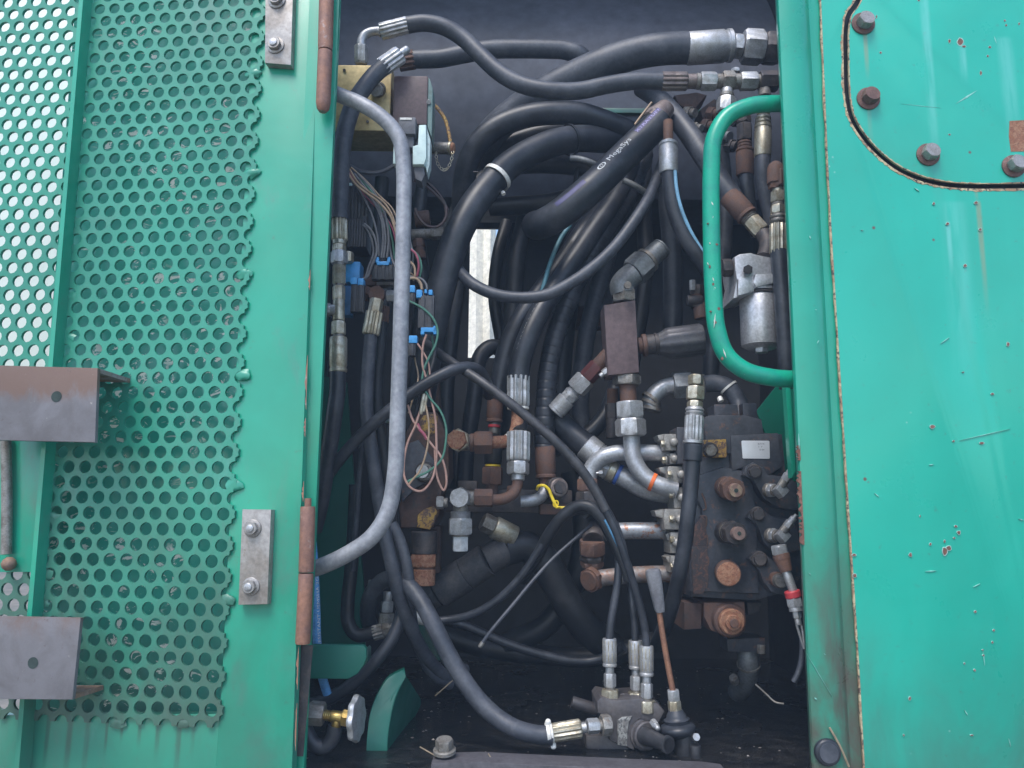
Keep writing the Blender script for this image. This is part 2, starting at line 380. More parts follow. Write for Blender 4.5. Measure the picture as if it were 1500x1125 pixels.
FLOORZ = W(750, 1112, .1).z
def floor_mat():
    g = NT('oily_floor')
    n = g.noise(7, 6, .65, None, .5, 3); col = g.mix(g.ramp(n, .4, .7), (.004, .005, .007), (.018, .017, .017))
    s = g.noise(120, 5, .7, None, 0, 8); col = g.mix(g.mul(g.ramp(s, .63, .72), .6), col, (.12, .1, .085))
    wet = g.ramp(g.noise(5, 4, .6, None, .3, 14), .35, .5); ro = g.n('ShaderNodeMapRange'); ro.inputs['To Min'].default_value = .42; ro.inputs['To Max'].default_value = .06; g.l(wet, ro.inputs[0])
    return g.fin(col, ro.outputs[0], 0, g.noise(34, 7, .75, None, .4, 5), 1.0, .008)
FLOORM = floor_mat()
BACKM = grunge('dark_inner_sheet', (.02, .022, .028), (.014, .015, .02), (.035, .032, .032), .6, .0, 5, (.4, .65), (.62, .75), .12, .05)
GROUNDM = grunge('packed_earth', (.2, .17, .13), (.13, .12, .09), (.09, .11, .05), .95, 0, .8, (.4, .6), (.55, .7), .05, .4)
def quad(name, P, mat): return struct(name, P, [(0, 1, 2, 3)], mat)
def slab(name, x0, x1, y0, y1, z0, z1, mat, bev=.003, fn=struct):
    vs, fs = boxm(Vector(((x0 + x1) / 2, (y0 + y1) / 2, (z0 + z1) / 2)), (x1 - x0) / 2, (y1 - y0) / 2, (z1 - z0) / 2, bev)
    return fn(name, vs, fs, mat)
GZ = FLOORZ - 1.1
struct('ground', [(-120, -120, GZ), (120, -120, GZ), (120, 120, GZ), (-120, 120, GZ)], [(0, 1, 2, 3)], GROUNDM)
BY = 1.06                                                            # back of the compartment
slab('floor', -.56, .75, .03, BY, FLOORZ - .02, FLOORZ, FLOORM)
# back wall: one sheet with a tall slot and a small notch open to daylight
def holed_wall(name, x0, x1, z0, z1, Y, th, holes, mat):
    xs = sorted({x0, x1, *[h[0] for h in holes], *[h[1] for h in holes]}); zs = sorted({z0, z1, *[h[2] for h in holes], *[h[3] for h in holes]})
    vs, fs, ix = [], [], {}
    def vi(x, z, k):
        if (x, z, k) not in ix: ix[(x, z, k)] = len(vs); vs.append((x, Y + th * k, z))
        return ix[(x, z, k)]
    solid = lambda i, j: 0 <= i < len(xs) - 1 and 0 <= j < len(zs) - 1 and not any(h[0] <= xs[i] < h[1] and h[2] <= zs[j] < h[3] for h in holes)
    for i in range(len(xs) - 1):
        for j in range(len(zs) - 1):
            if not solid(i, j): continue
            c = [(xs[i], zs[j]), (xs[i + 1], zs[j]), (xs[i + 1], zs[j + 1]), (xs[i], zs[j + 1])]
            fs.append([vi(*p, 0) for p in c]); fs.append([vi(*p, 1) for p in c[::-1]])
            for e, (di, dj) in enumerate(((0, -1), (1, 0), (0, 1), (-1, 0))):
                if not solid(i + di, j + dj):
                    p, q = c[e], c[(e + 1) % 4]; fs.append([vi(*p, 0), vi(*p, 1), vi(*q, 1), vi(*q, 0)])
    return struct(name, vs, fs, mat)
hz = lambda a, b, c, d: (A(a, (c + d) / 2, BY).x, A(b, (c + d) / 2, BY).x, A(a, d, BY).z, A(a, c, BY).z)
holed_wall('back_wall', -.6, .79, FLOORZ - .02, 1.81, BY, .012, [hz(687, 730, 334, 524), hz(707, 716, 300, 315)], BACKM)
GLAREM = grunge('glare_shell_grey_blue', (.085, .092, .118), (.064, .07, .09), (.05, .053, .064), .6, 0, 4, (.4, .65), (.65, .8), .12, .05)
def glare_shell_mesh(x0, x1, yc, zc, R):
    prof = [(yc - R * math.cos(a), zc + R * math.sin(a)) for a in [R_(-35 + 95 * k / 24) for k in range(25)]]
    prof = [(BY - .03, prof[0][1] + .002)] + prof + [(BY - .03, prof[-1][1])]
    n = len(prof); vs = [(x0, y, z) for y, z in prof] + [(x1, y, z) for y, z in prof]
    return vs, [(i, i + 1, n + i + 1, n + i) for i in range(n - 1)] + [tuple(range(n)), tuple(range(2 * n - 1, n - 1, -1)), (0, n, 2 * n - 1, n - 1)]
glare_shell = mk('glare_shell', *glare_shell_mesh(-.555, .745, 1.26, 1.18, .535), GLAREM)  # added shell; its curve imitates veiling glare that fades downwards
tag(glare_shell, 'rounded blue grey tank added for the glare gradient at the top behind the hoses', 'glare_shell')
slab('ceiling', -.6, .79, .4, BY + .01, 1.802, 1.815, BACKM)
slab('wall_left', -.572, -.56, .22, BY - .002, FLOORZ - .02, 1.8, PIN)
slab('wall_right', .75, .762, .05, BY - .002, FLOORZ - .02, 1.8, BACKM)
# ================================================================== left: the open screen door
HX = A(462, 560, 0).x
DN = (Matrix.Rotation(R_(-6.0), 3, 'Z') @ Matrix.Rotation(R_(-1.5), 3, 'X') @ Vector((0, 1, 0))).normalized()   # pointing away from the camera
DO = Vector((HX, -.012, W(462, 560, 0).z))
DU = Vector((0, 0, 1)).cross(DN).normalized() * -1           # to the right
if DU.x < 0: DU = -DU
DV = DU.cross(DN).normalized()
if DV.z < 0: DV = -DV
def D(px, py, back=0.0): return WP(px, py, DO + DN * back, DN)
def uv(p): return ((p - DO).dot(DU), (p - DO).dot(DV))
def duv(u, v, back=0.0): return DO + DU * u + DV * v + DN * back
_dr = D(200, 1130)
def _drun(x, y1, w, amt): p, q = D(x, 1050) - _dr, D(x, y1) - _dr; return (p.x, p.z, q.z, w, (.035, .11, .075), amt)
PDOOR = paint('green_paint_door', GREEN, GREEND, (-.05, .6, .42, (.06, .1, .08)), 0, 0, .2, .34, 3, wear=.55, runs=[_drun(x, y, w, .85) for x, y, w in ((104, 1160, .008), (130, 1160, .007), (158, 1120, .004), (206, 1105, .005), (233, 1125, .006), (264, 1160, .007), (284, 1120, .006), (180, 1095, .004), (72, 1150, .006))])
door = thing('screen_door', 'green perforated screen door swung open at the left, bolted steel plates on its frame', 'door', D(200, 1130))
def dplate(name, pts, back, th, mat, parent=door, bev=.001, label=None):
    vs, fs = prism(None, [D(x, y, back) for x, y in pts], 0, th, bev, DN); return mk(name, vs, fs, mat, parent, 35, label=label)
# frame: right stile and bottom rail of one folded sheet; inner edge hides behind the perforated sheet
dplate('frame_stile', [(379, -180), (473, -180), (424, 1230), (308, 1230), (325, 1000)], 0, .02, PDOOR)
dplate('frame_rail', [(-120, 1048), (324, 1046), (310, 1230), (-120, 1230)], .0005, .02, PDOOR)
# perforated sheet: every hole is cut, walls included
PT = .006
p0u, p0v = uv(D(314.3, 990)); pu, pv = uv(D(314.3 - 5 * 25.6, 990))
PITCH = (p0u - pu) / 5
HR = PITCH * .368
def perf():
    row = PITCH * math.sqrt(3) / 2; uR = p0u + PITCH * .5 + 1e-4; vB = p0v - row * 3.0 - 1e-4
    P, ix, quads = [], {}, []
    def vi(q):
        k = (round(q[0], 5), round(q[1], 5))
        if k not in ix: ix[k] = len(P); P.append(q)
        return ix[k]
    top = uv(D(250, -170))[1]; left = uv(D(-110, 0))[0]
    for j in range(-4, 80):
        v = p0v + j * row
        if v > top: break
        for i in range(-32, 2):
            u = p0u + (i + (.5 if j % 2 else 0)) * PITCH
            if u < left: continue
            out, inn = [], []
            for k in range(12):
                a = math.pi / 6 * k + math.pi / 6
                inn.append((u + HR * math.cos(a), v + HR * math.sin(a))); rr = PITCH / math.sqrt(3) if k % 2 == 0 else PITCH / 2
                out.append((u + rr * math.cos(a), v + rr * math.sin(a)))
            for k in range(12):
                k2 = (k + 1) % 12
                if (out[k][0] + out[k2][0]) / 2 > uR or (out[k][1] + out[k2][1]) / 2 < vB: continue
                quads.append((vi(out[k]), vi(out[k2]), vi(inn[k2]), vi(inn[k])))
    P = [(q[0] - .0125 * (q[1] - p0v), q[1]) for q in P]          # the sheet is tacked on slightly crooked
    n = len(P); vs = [duv(*q, -PT) for q in P] + [duv(*q, -.0004) for q in P]; fs = list(quads) + [tuple(n + i for i in q[::-1]) for q in quads]
    cnt = {}
    for q in quads:
        for e in range(4): k = tuple(sorted((q[e], q[(e + 1) % 4]))); cnt[k] = cnt.get(k, 0) + 1
    fs += [(x, y, n + y, n + x) for (x, y), c in cnt.items() if c == 1]      # walls of the holes and of the cut edge
    return vs, fs
vs, fs = perf(); mk('perforated_sheet', vs, fs, PERF, door, 30)
# weld tacks along the scalloped edge
for x, y in [(371, 107), (369, 253), (360, 400), (355, 549), (343, 711), (332, 880), (104, 436), (98, 495), (76, 757), (68, 843), (62, 882), (270, 1058), (172, 1059)]:
    c = D(x, y, -.003); r = 7.5 * mpp(c)
    vs = []; fs = []
    sph = bmesh.new(); bmesh.ops.create_icosphere(sph, subdivisions=2, radius=1)
    for v in sph.verts:
        n = 1 + .7 * random.random(); vs.append(c + DU * v.co.x * r * 1.25 * n + DV * v.co.y * r * .85 * n + DN * v.co.z * r * .3 * n)
    sph.verts.index_update(); fs = [tuple(v.index for v in f.verts) for f in sph.faces]; sph.free()
    mk('weld_tack', vs, fs, PERF, door, 60)
# door skin behind the holes
dplate('outer_skin', [(124, -180), (426, -180), (356, 1230), (18, 1230)], .062, .003, PSKIN)
# upright flat bar standing on the sheet
def dbar(name, top, bot, w, out, mat, back=-.004):
    a, b = D(*top), D(*bot); P = []
    ua, va = uv(a); ub, vb = uv(b)
    for (u, v) in ((ua, va), (ub, vb)):
        for du, bk in ((-w / 2, back), (w / 2, back), (w / 2, -out), (-w / 2, -out)): P.append(duv(u + du, v, bk))
    fs = [(0, 1, 2, 3), (4, 7, 6, 5)] + [(i, 4 + i, 4 + (i + 1) % 4, (i + 1) % 4) for i in range(4)]
    return mk(name, P, fs, mat, door, 30)
dbar('stiffener', (150, -180), (36, 1225), .008, .032, PDOOR)
# bolted plates
def door_bolt(x, y, parent, r=13):
    c = D(x, y, -.016); m = mpp(c)
    w = mk('washer', *lathe(c, c - DN * .0035, [(0, r * m), (.8, r * m), (1, r * .92 * m)], 28), ZINCB, parent, 35)
    mk('bolt_head', *hexnut(c - DN * .0035, c - DN * .0115, r * .78 * m, .4), ZINCB, parent, 25)
    mk('bolt_end', *lathe(c - DN * .0115, c - DN * .0145, [(0, r * .42 * m), (.7, r * .42 * m), (1, r * .3 * m)], 18), ZINC, parent, 35)
PLATEM = grunge('plate_steel', (.36, .34, .32), (.28, .25, .22), (.2, .15, .1), .45, .4, 20, (.4, .65), (.6, .75), .12, .1, metal2=.2)
pl = dplate('hinge_plate', [(389, -40), (430, -40), (426, 95), (388, 92)], -.016, .0155, PLATEM)
door_bolt(406, 1, pl); door_bolt(404, 67, pl)
pl = dplate('hinge_plate', [(355, 746), (397, 746.5), (391.5, 885), (349, 886)], -.016, .0155, PLATEM)
door_bolt(370.5, 774, pl); door_bolt(368, 859, pl)
# rusty barrel hinges
HING = grunge('hinge_rust', (.24, .13, .1), (.31, .155, .1), (.4, .32, .3), .55, .2, 22, (.4, .65), (.6, .72), .12, .25)
def barrel(pts, r):
    for (a, b, k) in pts:
        p0, p1 = W(a[0], a[1], -.02), W(b[0], b[1], -.02); m = mpp(p0)
        if k == 'dome': prof = [(0, r * m), (.85, r * m), (.95, r * .85 * m), (1, r * .5 * m)]
        elif k == 'pin': prof = [(0, r * .45 * m), (.9, r * .45 * m), (1, r * .3 * m)]
        else: prof = [(0, r * .94 * m), (.03, r * m), (.97, r * m), (1, r * .94 * m)]
        mk('hinge_pin' if k == 'pin' else 'hinge_barrel', *lathe(p0, p1, prof, 24), HING, door, 35)
barrel([((481, -120), (476.5, 74), 'b'), ((476.4, 76), (473, 164), 'dome')], 10.5)
barrel([((451, 742), (448.5, 838), 'b'), ((448.4, 840), (443.5, 943), 'b'), ((451.3, 730), (451, 743), 'pin')], 10.8)
# steel angle brackets, standing off the sheet
def angle(name, face, out, hole, flange, label, fmat, thick=.007):
    fr = [D(x, y, -out) for x, y in face]
    vs, fs = prism(None, fr, 0, thick, .0015, DN); t = thing(name, label, 'bracket', fr[2], 'angle brackets on the screen door')
    o = mk('front_leg', vs, fs, fmat, t, 35)
    fl = [fr[i] + DN * (thick + .0004) for i in flange]          # flange between front leg and sheet
    P = [fl[0], fl[1], fl[1] + DN * (out - thick - PT - .002), fl[0] + DN * (out - thick - PT - .002)]
    s = (-DV if fr[flange[0]].z > fr[2].z - .01 and flange[0] in (0, 1) else DV) * thick
    P = P + [p + s for p in P]
    mk('back_leg', P, [(0, 1, 2, 3), (4, 7, 6, 5), (0, 4, 5, 1), (1, 5, 6, 2), (2, 6, 7, 3), (3, 7, 4, 0)], STEELR, t, 30)
    c = D(hole[0], hole[1], -out); m = mpp(c)
    mk('bolt_hole', *lathe(c - DN * .0006, c + DN * .004, [(0, 8.2 * m), (.2, 7.4 * m), (.2, 7.0 * m), (1, 6.8 * m)], 24), HOLEM, t, 35)
STEELR = grunge('bracket_steel_rusty', (.3, .25, .24), (.24, .15, .1), (.14, .08, .05), .7, .2, 22, (.4, .6), (.56, .7), .12, .3)
HOLEM = flat('hole_shadow', (.03, .05, .045), .8)
def BRK(rust):
    g = NT('bracket_steel_worn'); n = g.noise(14, 6, .65, None, .4, 3 + rust); col = g.mix(g.ramp(n, .35, .7), (.2, .195, .21), (.14, .132, .138))
    zz = g.n('ShaderNodeMapRange'); zz.inputs['From Min'].default_value = .04; zz.inputs['From Max'].default_value = .125; g.l(g.sep()[2], zz.inputs[0])   # scale rust creeping down from the top edge
    r = g.mul(g.noise(30, 7, .75, (1, 1, .7), .6, 5), g.mul(zz.outputs[0], 1.3 if rust else .6, 'MULTIPLY')); f = g.ramp(r, .15, .4); col = g.mix(g.mul(f, .85), col, (.17, .1, .07))
    s = g.noise(90, 6, .75, None, .3, 8); col = g.mix(g.mul(g.ramp(s, .6, .68), .5), col, (.1, .07, .06)); col = g.mix(g.mul(g.ramp(s, .3, .36, True), .5 if rust else .2), col, (.5, .47, .42))
    return g.fin(col, .55, .25, g.noise(200, 4, .6), .15, .001)
angle('angle_bracket', [(-40, 534), (143, 539), (139, 648), (-40, 644)], .10, (83, 581), (0, 1), 'rusty steel angle bracket across the upper left of the perforated door', BRK(.5))
angle('angle_bracket', [(-40, 902), (118, 905), (106, 1025), (-40, 1024)], .085, (48.5, 971), (3, 2), 'smoother grey steel angle bracket low on the perforated door', BRK(.0))
# latch rod and boxed guard behind the left strip
lg = thing('latch_rod', 'thin grey latch rod with ball end at the far left edge below the bracket', 'latch', D(12, 826, -.02))
tube('rod', [D(8, 640, -.02), D(10, 730, -.02), D(9, 812, -.02)], .0085, ZINCD, lg)
c = D(13, 826, -.022)
mk('ball', *lathe(c + DV * .011, c - DV * .011, [(0, .004), (.2, .0095), (.5, .012), (.8, .0095), (1, .004)], 18), STEELR, lg, 60)
dplate('latch_guard', [(-60, 640), (76, 640), (56, 838), (-60, 838)], -.0085, .0035, PDOOR)
# pale sheet far behind the left strip, its upper part standing in for white sky
gv = mk('pale_sky_sheet', *boxm(W(-60, 330, .55), .5, .01, .75, .002), PALE, None); tag(gv, 'pale mint sheet and white sky stand-in seen through the left strip of door holes', 'sheet')
# jamb of the opening
jamb = thing('door_jamb', 'narrow green upright door jamb beside the rusty hinges', 'jamb', W(450, 1130, .0))
P = [W(461, -180, .004), W(505.5, -180, .004), W(440.5, 1230, .004), W(397, 1230, .004)]
vs, fs = prism(None, P, 0, .014, .002, Vector((0, 1, 0))); mk('upright', vs, fs, PGREEN, jamb, 35)
P = [W(439, 945, .002), W(458.5, 945, .002), W(444, 1108, .002), W(424, 1108, .002)]
vs, fs = prism(None, P, 0, .0015, .0, Vector((0, 1, 0))); mk('bare_steel_strip', vs, fs, DARKM, jamb, 35)
# rust nibbling at the door's right edge
rnd = random.Random(8); ms = []
for y0, y1 in ((40, 70), (395, 425), (520, 600), (612, 640), (705, 735), (948, 1010), (1030, 1100)):
    n = 12; L, Rr = [], []
    for k in range(n + 1):
        y = y0 + (y1 - y0) * k / n; xe = 466.5 - 34.5 * y / 1125; L.append(D(xe - rnd.uniform(.6, 3.4) * math.sin(math.pi * (k + .3) / (n + .6)), y, -.0005)); Rr.append(D(xe + .4, y, -.0005))
    ms.append(prism(None, L + Rr[::-1], 0, .0004, 0, DN))
mk('edge_rust', *join(*ms), HING, door, 0, kind='stuff')
# ================================================================== right: post and side panel
rp = thing('side_panel', 'flat green side panel with bolted round access cover and chipped paint', 'panel', W(1300, 1130, 0))
# panel outline with the corner cut out along the cover groove
gro = [(1265, -40), (1258, 0), (1244, 22), (1240, 45), (1240, 90), (1242, 140), (1249, 172), (1266, 200), (1290, 226), (1318, 247), (1350, 261), (1385, 269), (1425, 272), (1470, 272), (1560, 270)]
def off(pts, d):
    out = []
    for i, p in enumerate(pts):
        a = pts[max(i - 1, 0)]; b = pts[min(i + 1, len(pts) - 1)]; tx, ty = b[0] - a[0], b[1] - a[1]; l = math.hypot(tx, ty)
        out.append((p[0] + ty / l * d, p[1] - tx / l * d))
    return out
def dens(pts, n=5):
    C = spline([Vector((x, y, 0)) for x, y in pts], n); return [(c.x, c.y) for c in C]
gd = dens(gro)
edge = [(1199, -40), (1204, 80), (1214, 300), (1226, 500), (1240, 720), (1255, 950), (1267, 1165)]
EY = -.002
panel = [(x, y) for x, y in off(gd, -4.5)][::-1]
outer = [(x + 2, y) for x, y in dens(edge, 3)]
pts = outer + [(1560, 1165)] + panel
vs, fs = prism(A, pts, EY, .006, .0008); mk('panel_sheet', vs, fs, PRIGHT, rp, 35)
pts = [(1560, -40)] + [(x, y) for x, y in off(gd, 3.5)]
cov_pts = pts
vs, fs = prism(A, pts, EY - .0015, .006, .0012); cover = mk('access_cover', vs, fs, PRIGHT, rp, 35)
vs, fs = prism(A, [(1228, -60), (1560, -60), (1560, 300), (1360, 300), (1260, 240), (1228, 160)], .012, .004, 0); mk('groove_backing', vs, fs, RUB3, rp, 35)
# flaking primer edge that lines the groove and the lap of the panel
def ribbon(name, line, w, Y, th, mat, parent, jag=.5, seed=1):
    rnd = random.Random(seed); L = dens(line, 10) ; a = [(x, y) for x, y in L]; b = off(L, w)
    b = [(q[0] + (p[0] - q[0]) * rnd.random() * jag, q[1] + (p[1] - q[1]) * rnd.random() * jag) for p, q in zip(a, b)]
    vs = [A(x, y, Y) for x, y in a] + [A(x, y, Y) for x, y in b]; n = len(a)
    vs += [v + Vector((0, th, 0)) for v in vs]
    fs = [(i, i + 1, n + i + 1, n + i) for i in range(n - 1)] + [(2 * n + i, 3 * n + i, 3 * n + i + 1, 2 * n + i + 1) for i in range(n - 1)]
    fs += [(i, 2 * n + i, 2 * n + i + 1, i + 1) for i in range(n - 1)] + [(n + i, n + i + 1, 3 * n + i + 1, 3 * n + i) for i in range(n - 1)]
    return mk(name, vs, fs, mat, parent, 0)
ribbon('groove_lip', off(gro, -4.2), -4.6, EY - .0006, .004, CREAM, rp, .6, 3)
ribbon('groove_lip', off(gro, 3.0), 2.2, EY - .0019, .004, CREAM, rp, .6, 4)
ribbon('lap_edge', [(x + 2.2, y) for x, y in edge], -3.2, EY - .0006, .004, CREAM, rp, .5, 5)
BOLTM = grunge('bolt_rust', (.17, .095, .08), (.12, .07, .06), (.3, .25, .24), .7, .2, 60, (.4, .6), (.6, .72), .12, .35)
for x, y, hm in [(1264, 35, ZINCB), (1271.5, 145, BOLTM), (1359, 227, ZINCB), (1484, 244, ZINCB)]:
    c = A(x, y, EY - .0016); m = mpp(c); yv = Vector((0, -1, 0))
    w = mk('bolt_washer', *lathe(c, c + yv * .004, [(0, 17 * m), (.7, 17 * m), (1, 15.5 * m)], 30), BOLTM, cover, 35)
    tl = Vector((.12, -1, .18)).normalized()
    mk('bolt_head', *hexnut(c + yv * .003, c + yv * .003 + tl * .015, 12.6 * m, random.random()), hm, cover, 25)
vs, fs = prism(A, [(1479, 177), (1500, 176), (1530, 176), (1530, 221), (1481, 222), (1478, 200)], EY - .0022, .0006, 0); mk('rust_patch', vs, fs, RUST, cover, 0)
# chips and scratches in the paint, each a thin flake
CHIP = grunge('chip_rust', (.15, .07, .05), (.22, .11, .08), None, .85, 0, 150, bstr=.3)
RIM = flat('chip_rim', (.35, .55, .5), .7); SCR = flat('scratch_pale', (.25, .58, .5), .6)
chips = [(1220, 12, 3), (1233, 76, 2), (1290, 77, 2.2), (1284, 24, 2), (1407, 61, 6), (1391, 60, 3), (1412, 68, 3), (1450, 69, 2.4), (1447, 82, 2.2), (1437, 107, 3), (1472, 30, 2), (1474, 37, 2), (1493, 35, 2), (1391, 197, 2), (1368, 298, 2.6), (1430, 297, 3.2), (1346, 0, 2.4), (1142, 97, 2.2), (1213, 170, 3), (1388, 328, 3), (1436, 336, 3), (1414, 389, 3), (1477, 504, 3.6), (1366, 625, 4), (1438, 649, 3.4), (1397, 646, 2), (1454, 577, 2.5), (1411, 545, 1.5),
 (1334, 813, 3.5), (1384, 807, 6), (1390, 803, 5), (1405, 780, 3.5), (1400, 771, 2.6), (1398, 788, 2), (1384, 793, 2.6), (1363, 797, 2.4), (1348, 756, 1.6), (1429, 896, 2.4), (1456, 923, 2), (1454, 941, 2), (1440, 952, 1.6), (1441, 960, 2), (1428, 982, 2), (1413, 972, 1.6), (1333, 1023, 2.8), (1424, 1077, 2.2), (1324, 1077, 1.8), (1251, 813, 3.2), (1252, 843, 4), (1171, 722, 2.4)]
def flakes(name, L, mat, Y, grow, parent, th=.0005, seed=3):
    rnd = random.Random(seed); ms = []
    for x, y, r in L:
        r = r * grow * .72; n = 9; a0 = rnd.random() * 6; el = .6 + .8 * rnd.random()
        P = [(x + r * el * (0.7 + .5 * rnd.random()) * math.cos(a0 + 2 * math.pi * k / n), y + r / el * (0.7 + .5 * rnd.random()) * math.sin(a0 + 2 * math.pi * k / n)) for k in range(n)]
        ms.append(prism(A, P, Y, th, 0))
    vs, fs = join(*ms); o = mk(name, vs, fs, mat, parent, 0, kind='stuff'); return o
CHY = EY - .0018
pch = [c for c in chips if c[0] > 1245]
flakes('chip_rims', pch, RIM, CHY - .0001, 1.25, rp, .0018); flakes('paint_chips', pch, CHIP, CHY - .0003, 1.0, rp, .0018)
def slivers(name, L, mat, parent, Y):
    ms = []
    for x0, y0, x1, y1, w in L:
        l = math.hypot(x1 - x0, y1 - y0); w *= .45; nx, ny = (y1 - y0) / l * w / 2, -(x1 - x0) / l * w / 2; mx, my = (x0 + x1) / 2, (y0 + y1) / 2
        ms.append(prism(A, [(x0, y0), (mx + nx, my + ny), (x1, y1), (mx - nx, my - ny)], Y, .0018, 0))
    vs, fs = join(*ms); return mk(name, vs, fs, mat, parent, 0, kind='stuff')
scr = [(1406, 645, 1480, 628, 1.6), (1353, 36, 1358, 38, 3), (1424, 58, 1437, 47, 2), (1456, 52, 1460, 64, 3), (1488, 88, 1506, 80, 4), (1312, 258, 1317, 263, 3), (1340, 275, 1347, 280, 3), (1264, 289, 1270, 294, 2.5), (1294, 331, 1308, 330, 3), (1261, 337, 1265, 337, 2), (1262, 526, 1262, 532, 2), (1308, 534, 1311, 536, 4), (1378, 503, 1391, 494, 2), (1322, 402, 1325, 403, 2), (1263, 482, 1266, 484, 2.4), (1361, 681, 1368, 680, 3), (1338, 690, 1345, 688, 3),
 (1307, 772, 1314, 792, 6), (1281, 722, 1288, 728, 3), (1270, 716, 1272, 718, 2), (1441, 778, 1442, 790, 2), (1356, 837, 1372, 836, 3), (1345, 813, 1352, 811, 3), (1382, 844, 1384, 850, 3), (1426, 860, 1436, 855, 2), (1377, 866, 1391, 874, 6), (1321, 843, 1325, 845, 4), (1440, 953, 1443, 975, 2), (1443, 978, 1454, 1022, 2), (1379, 1022, 1381, 1026, 3), (1413, 1040, 1418, 1048, 3), (1427, 1034, 1431, 1042, 3), (1350, 1085, 1376, 1084, 5), (1478, 1082, 1481, 1094, 2), (1441, 1089, 1446, 1091, 2), (1318, 1054, 1322, 1053, 3), (1492, 760, 1500, 762, 3), (1380, 1119, 1407, 1119, 3), (1376, 152, 1400, 157, 2), (1400, 152, 1432, 132, 6), (1432, 132, 1447, 114, 2), (1300, 156, 1320, 152, 1), (1320, 152, 1378, 158, 1), (1210, 108, 1232, 87, 1.5)]
slivers('paint_scratches', [s for i, s in enumerate(scr) if s[0] > 1245 and i % 3 == 0], SCR, rp, CHY - .00015)
# the post: a folded upright, section swept from bottom to top
post = thing('corner_post', 'rounded green corner post along the right side of the opening', 'post', W(1190, 1130, 0))
def sect(y):
    """section at picture height y: list of (px, Y)"""
    k = y / 1125
    xl = 1136.5 + 51 * k; xr = 1199 + 66 * k
    w = xr - xl
    return [(xl - 1, .085), (xl, .0), (xl + 1.5, -.010), (xl + .06 * w, -.0145), (xl + .25 * w, -.0175), (xl + .48 * w, -.017), (xl + .64 * w, -.012), (xl + .72 * w, -.004), (xl + .76 * w, .0015), (xl + .83 * w, .0026), (xl + 1.03 * w, .0032), (xl + 1.03 * w, .012), (xl + .7 * w, .012)]
ys = [-40 + 1210 * i / 40 for i in range(41)]
vs, fs = [], []
for y in ys:
    for x, Y in sect(y): vs.append(A(x, y, Y))
n = len(sect(0))
for i in range(len(ys) - 1):
    for k in range(n - 1): fs.append((i * n + k, i * n + k + 1, (i + 1) * n + k + 1, (i + 1) * n + k))
PPOST = paint('green_paint_post', (.006, .35, .235), (.006, .3, .195), (-.05, .75, 1.0, (.085, .07, .055)), .0, 0, .3, .32, 23)
mk('folded_upright', vs, fs, PPOST, post, 30)
ribbon('rust_edge', [(1173.5, 690), (1174.5, 715), (1176, 745), (1177.5, 772), (1178.5, 798)], -7, -.0162, .004, CHIP, post, .75, 11)
ribbon('rust_edge', [(1172, 652), (1172.6, 664), (1173.2, 674)], -6, -.0162, .004, CHIP, post, .75, 12)
slivers('paint_scratches', [(1170, 635, 1171, 658, 4), (1180, 954, 1220, 1022, 1.2), (1193, 1022, 1197, 1025, 4), (1207, 957, 1210, 960, 2), (1185, 839, 1188, 842, 2), (1197, 503, 1200, 498, 2.5), (1186, 345, 1188, 350, 4), (1194, 453, 1197, 454, 2)], SCR, post, -.0186)
pg = thing('rubber_plug', 'round black rubber plug near the foot of the corner post', 'plug', A(1211, 1101, -.02))
c = A(1211, 1101, -.016); m = mpp(c)
mk('disc', *lathe(c, c - Vector((0, .009, 0)), [(0, 19 * m), (.5, 19.5 * m), (.85, 18 * m), (1, 15.5 * m)], 32), RUB, pg, 50)
mk('dish', *lathe(c - Vector((0, .0092, 0)), c - Vector((0, .0102, 0)), [(0, 14 * m), (1, 13.6 * m)], 32), RUB2, pg, 40)
# green grab handle bent from tube
GH = grunge('green_handle_paint', GREEN, (.01, .28, .2), (.55, .6, .5), .3, 0, 30, (.4, .65), (.7, .72), .08, .05, fine=.06)
gh = thing('grab_handle', 'bright green bent tube grab handle at the right of the opening', 'handle', A(1160, 556, .06))
tube('bent_tube', [A(1152, 152, .05), A(1130, 152, .035), A(1100, 155, .03), A(1066, 170, .03), A(1046, 203, .03), A(1042, 250, .03), A(1042, 330, .03), A(1045, 430, .03), A(1050, 482, .03), A(1064, 520, .03), A(1092, 543, .03), A(1130, 553, .035), A(1175, 556, .05)], 12.6 * mpp(A(1050, 350, .03)), GH, gh, 20)
flakes('paint_chips', [(1050, 358, 2.5), (1040, 390, 2.4), (1045, 416, 3), (1053, 452, 3.5), (1041, 456, 2), (1048, 472, 3), (1037, 327, 1.5), (1058, 525, 3)], CHIP, .0148, 1.0, gh, .003, 5)
slivers('paint_scratches', [(1048, 458, 1046, 480, 4), (1039, 355, 1041, 357, 4), (1046, 412, 1044, 406, 4), (1059, 510, 1064, 524, 4), (1042, 295, 1045, 301, 4), (1036, 384, 1038, 388, 3), (1044, 320, 1045, 316, 2)], flat('bare_pale', (.6, .62, .55), .6), gh, .0146)
# inner green web beside the valve
iw = thing('inner_web', 'green inner web plate behind the corner post beside the valve', 'plate', A(1165, 700, .2))
vs, fs = prism(A, [(1108, 602), (1137, 566), (1160, 552), (1180, 552), (1180, 760), (1156, 720), (1146, 700)], .42, .006, .001)
mk('web', vs, fs, PGREEN, iw, 30)
vs, fs = prism(A, [(1150, 556), (1157, 556), (1166, 690), (1160, 700)], .14, .02, .001); mk('edge_strip', vs, fs, PGREEN, iw, 30)
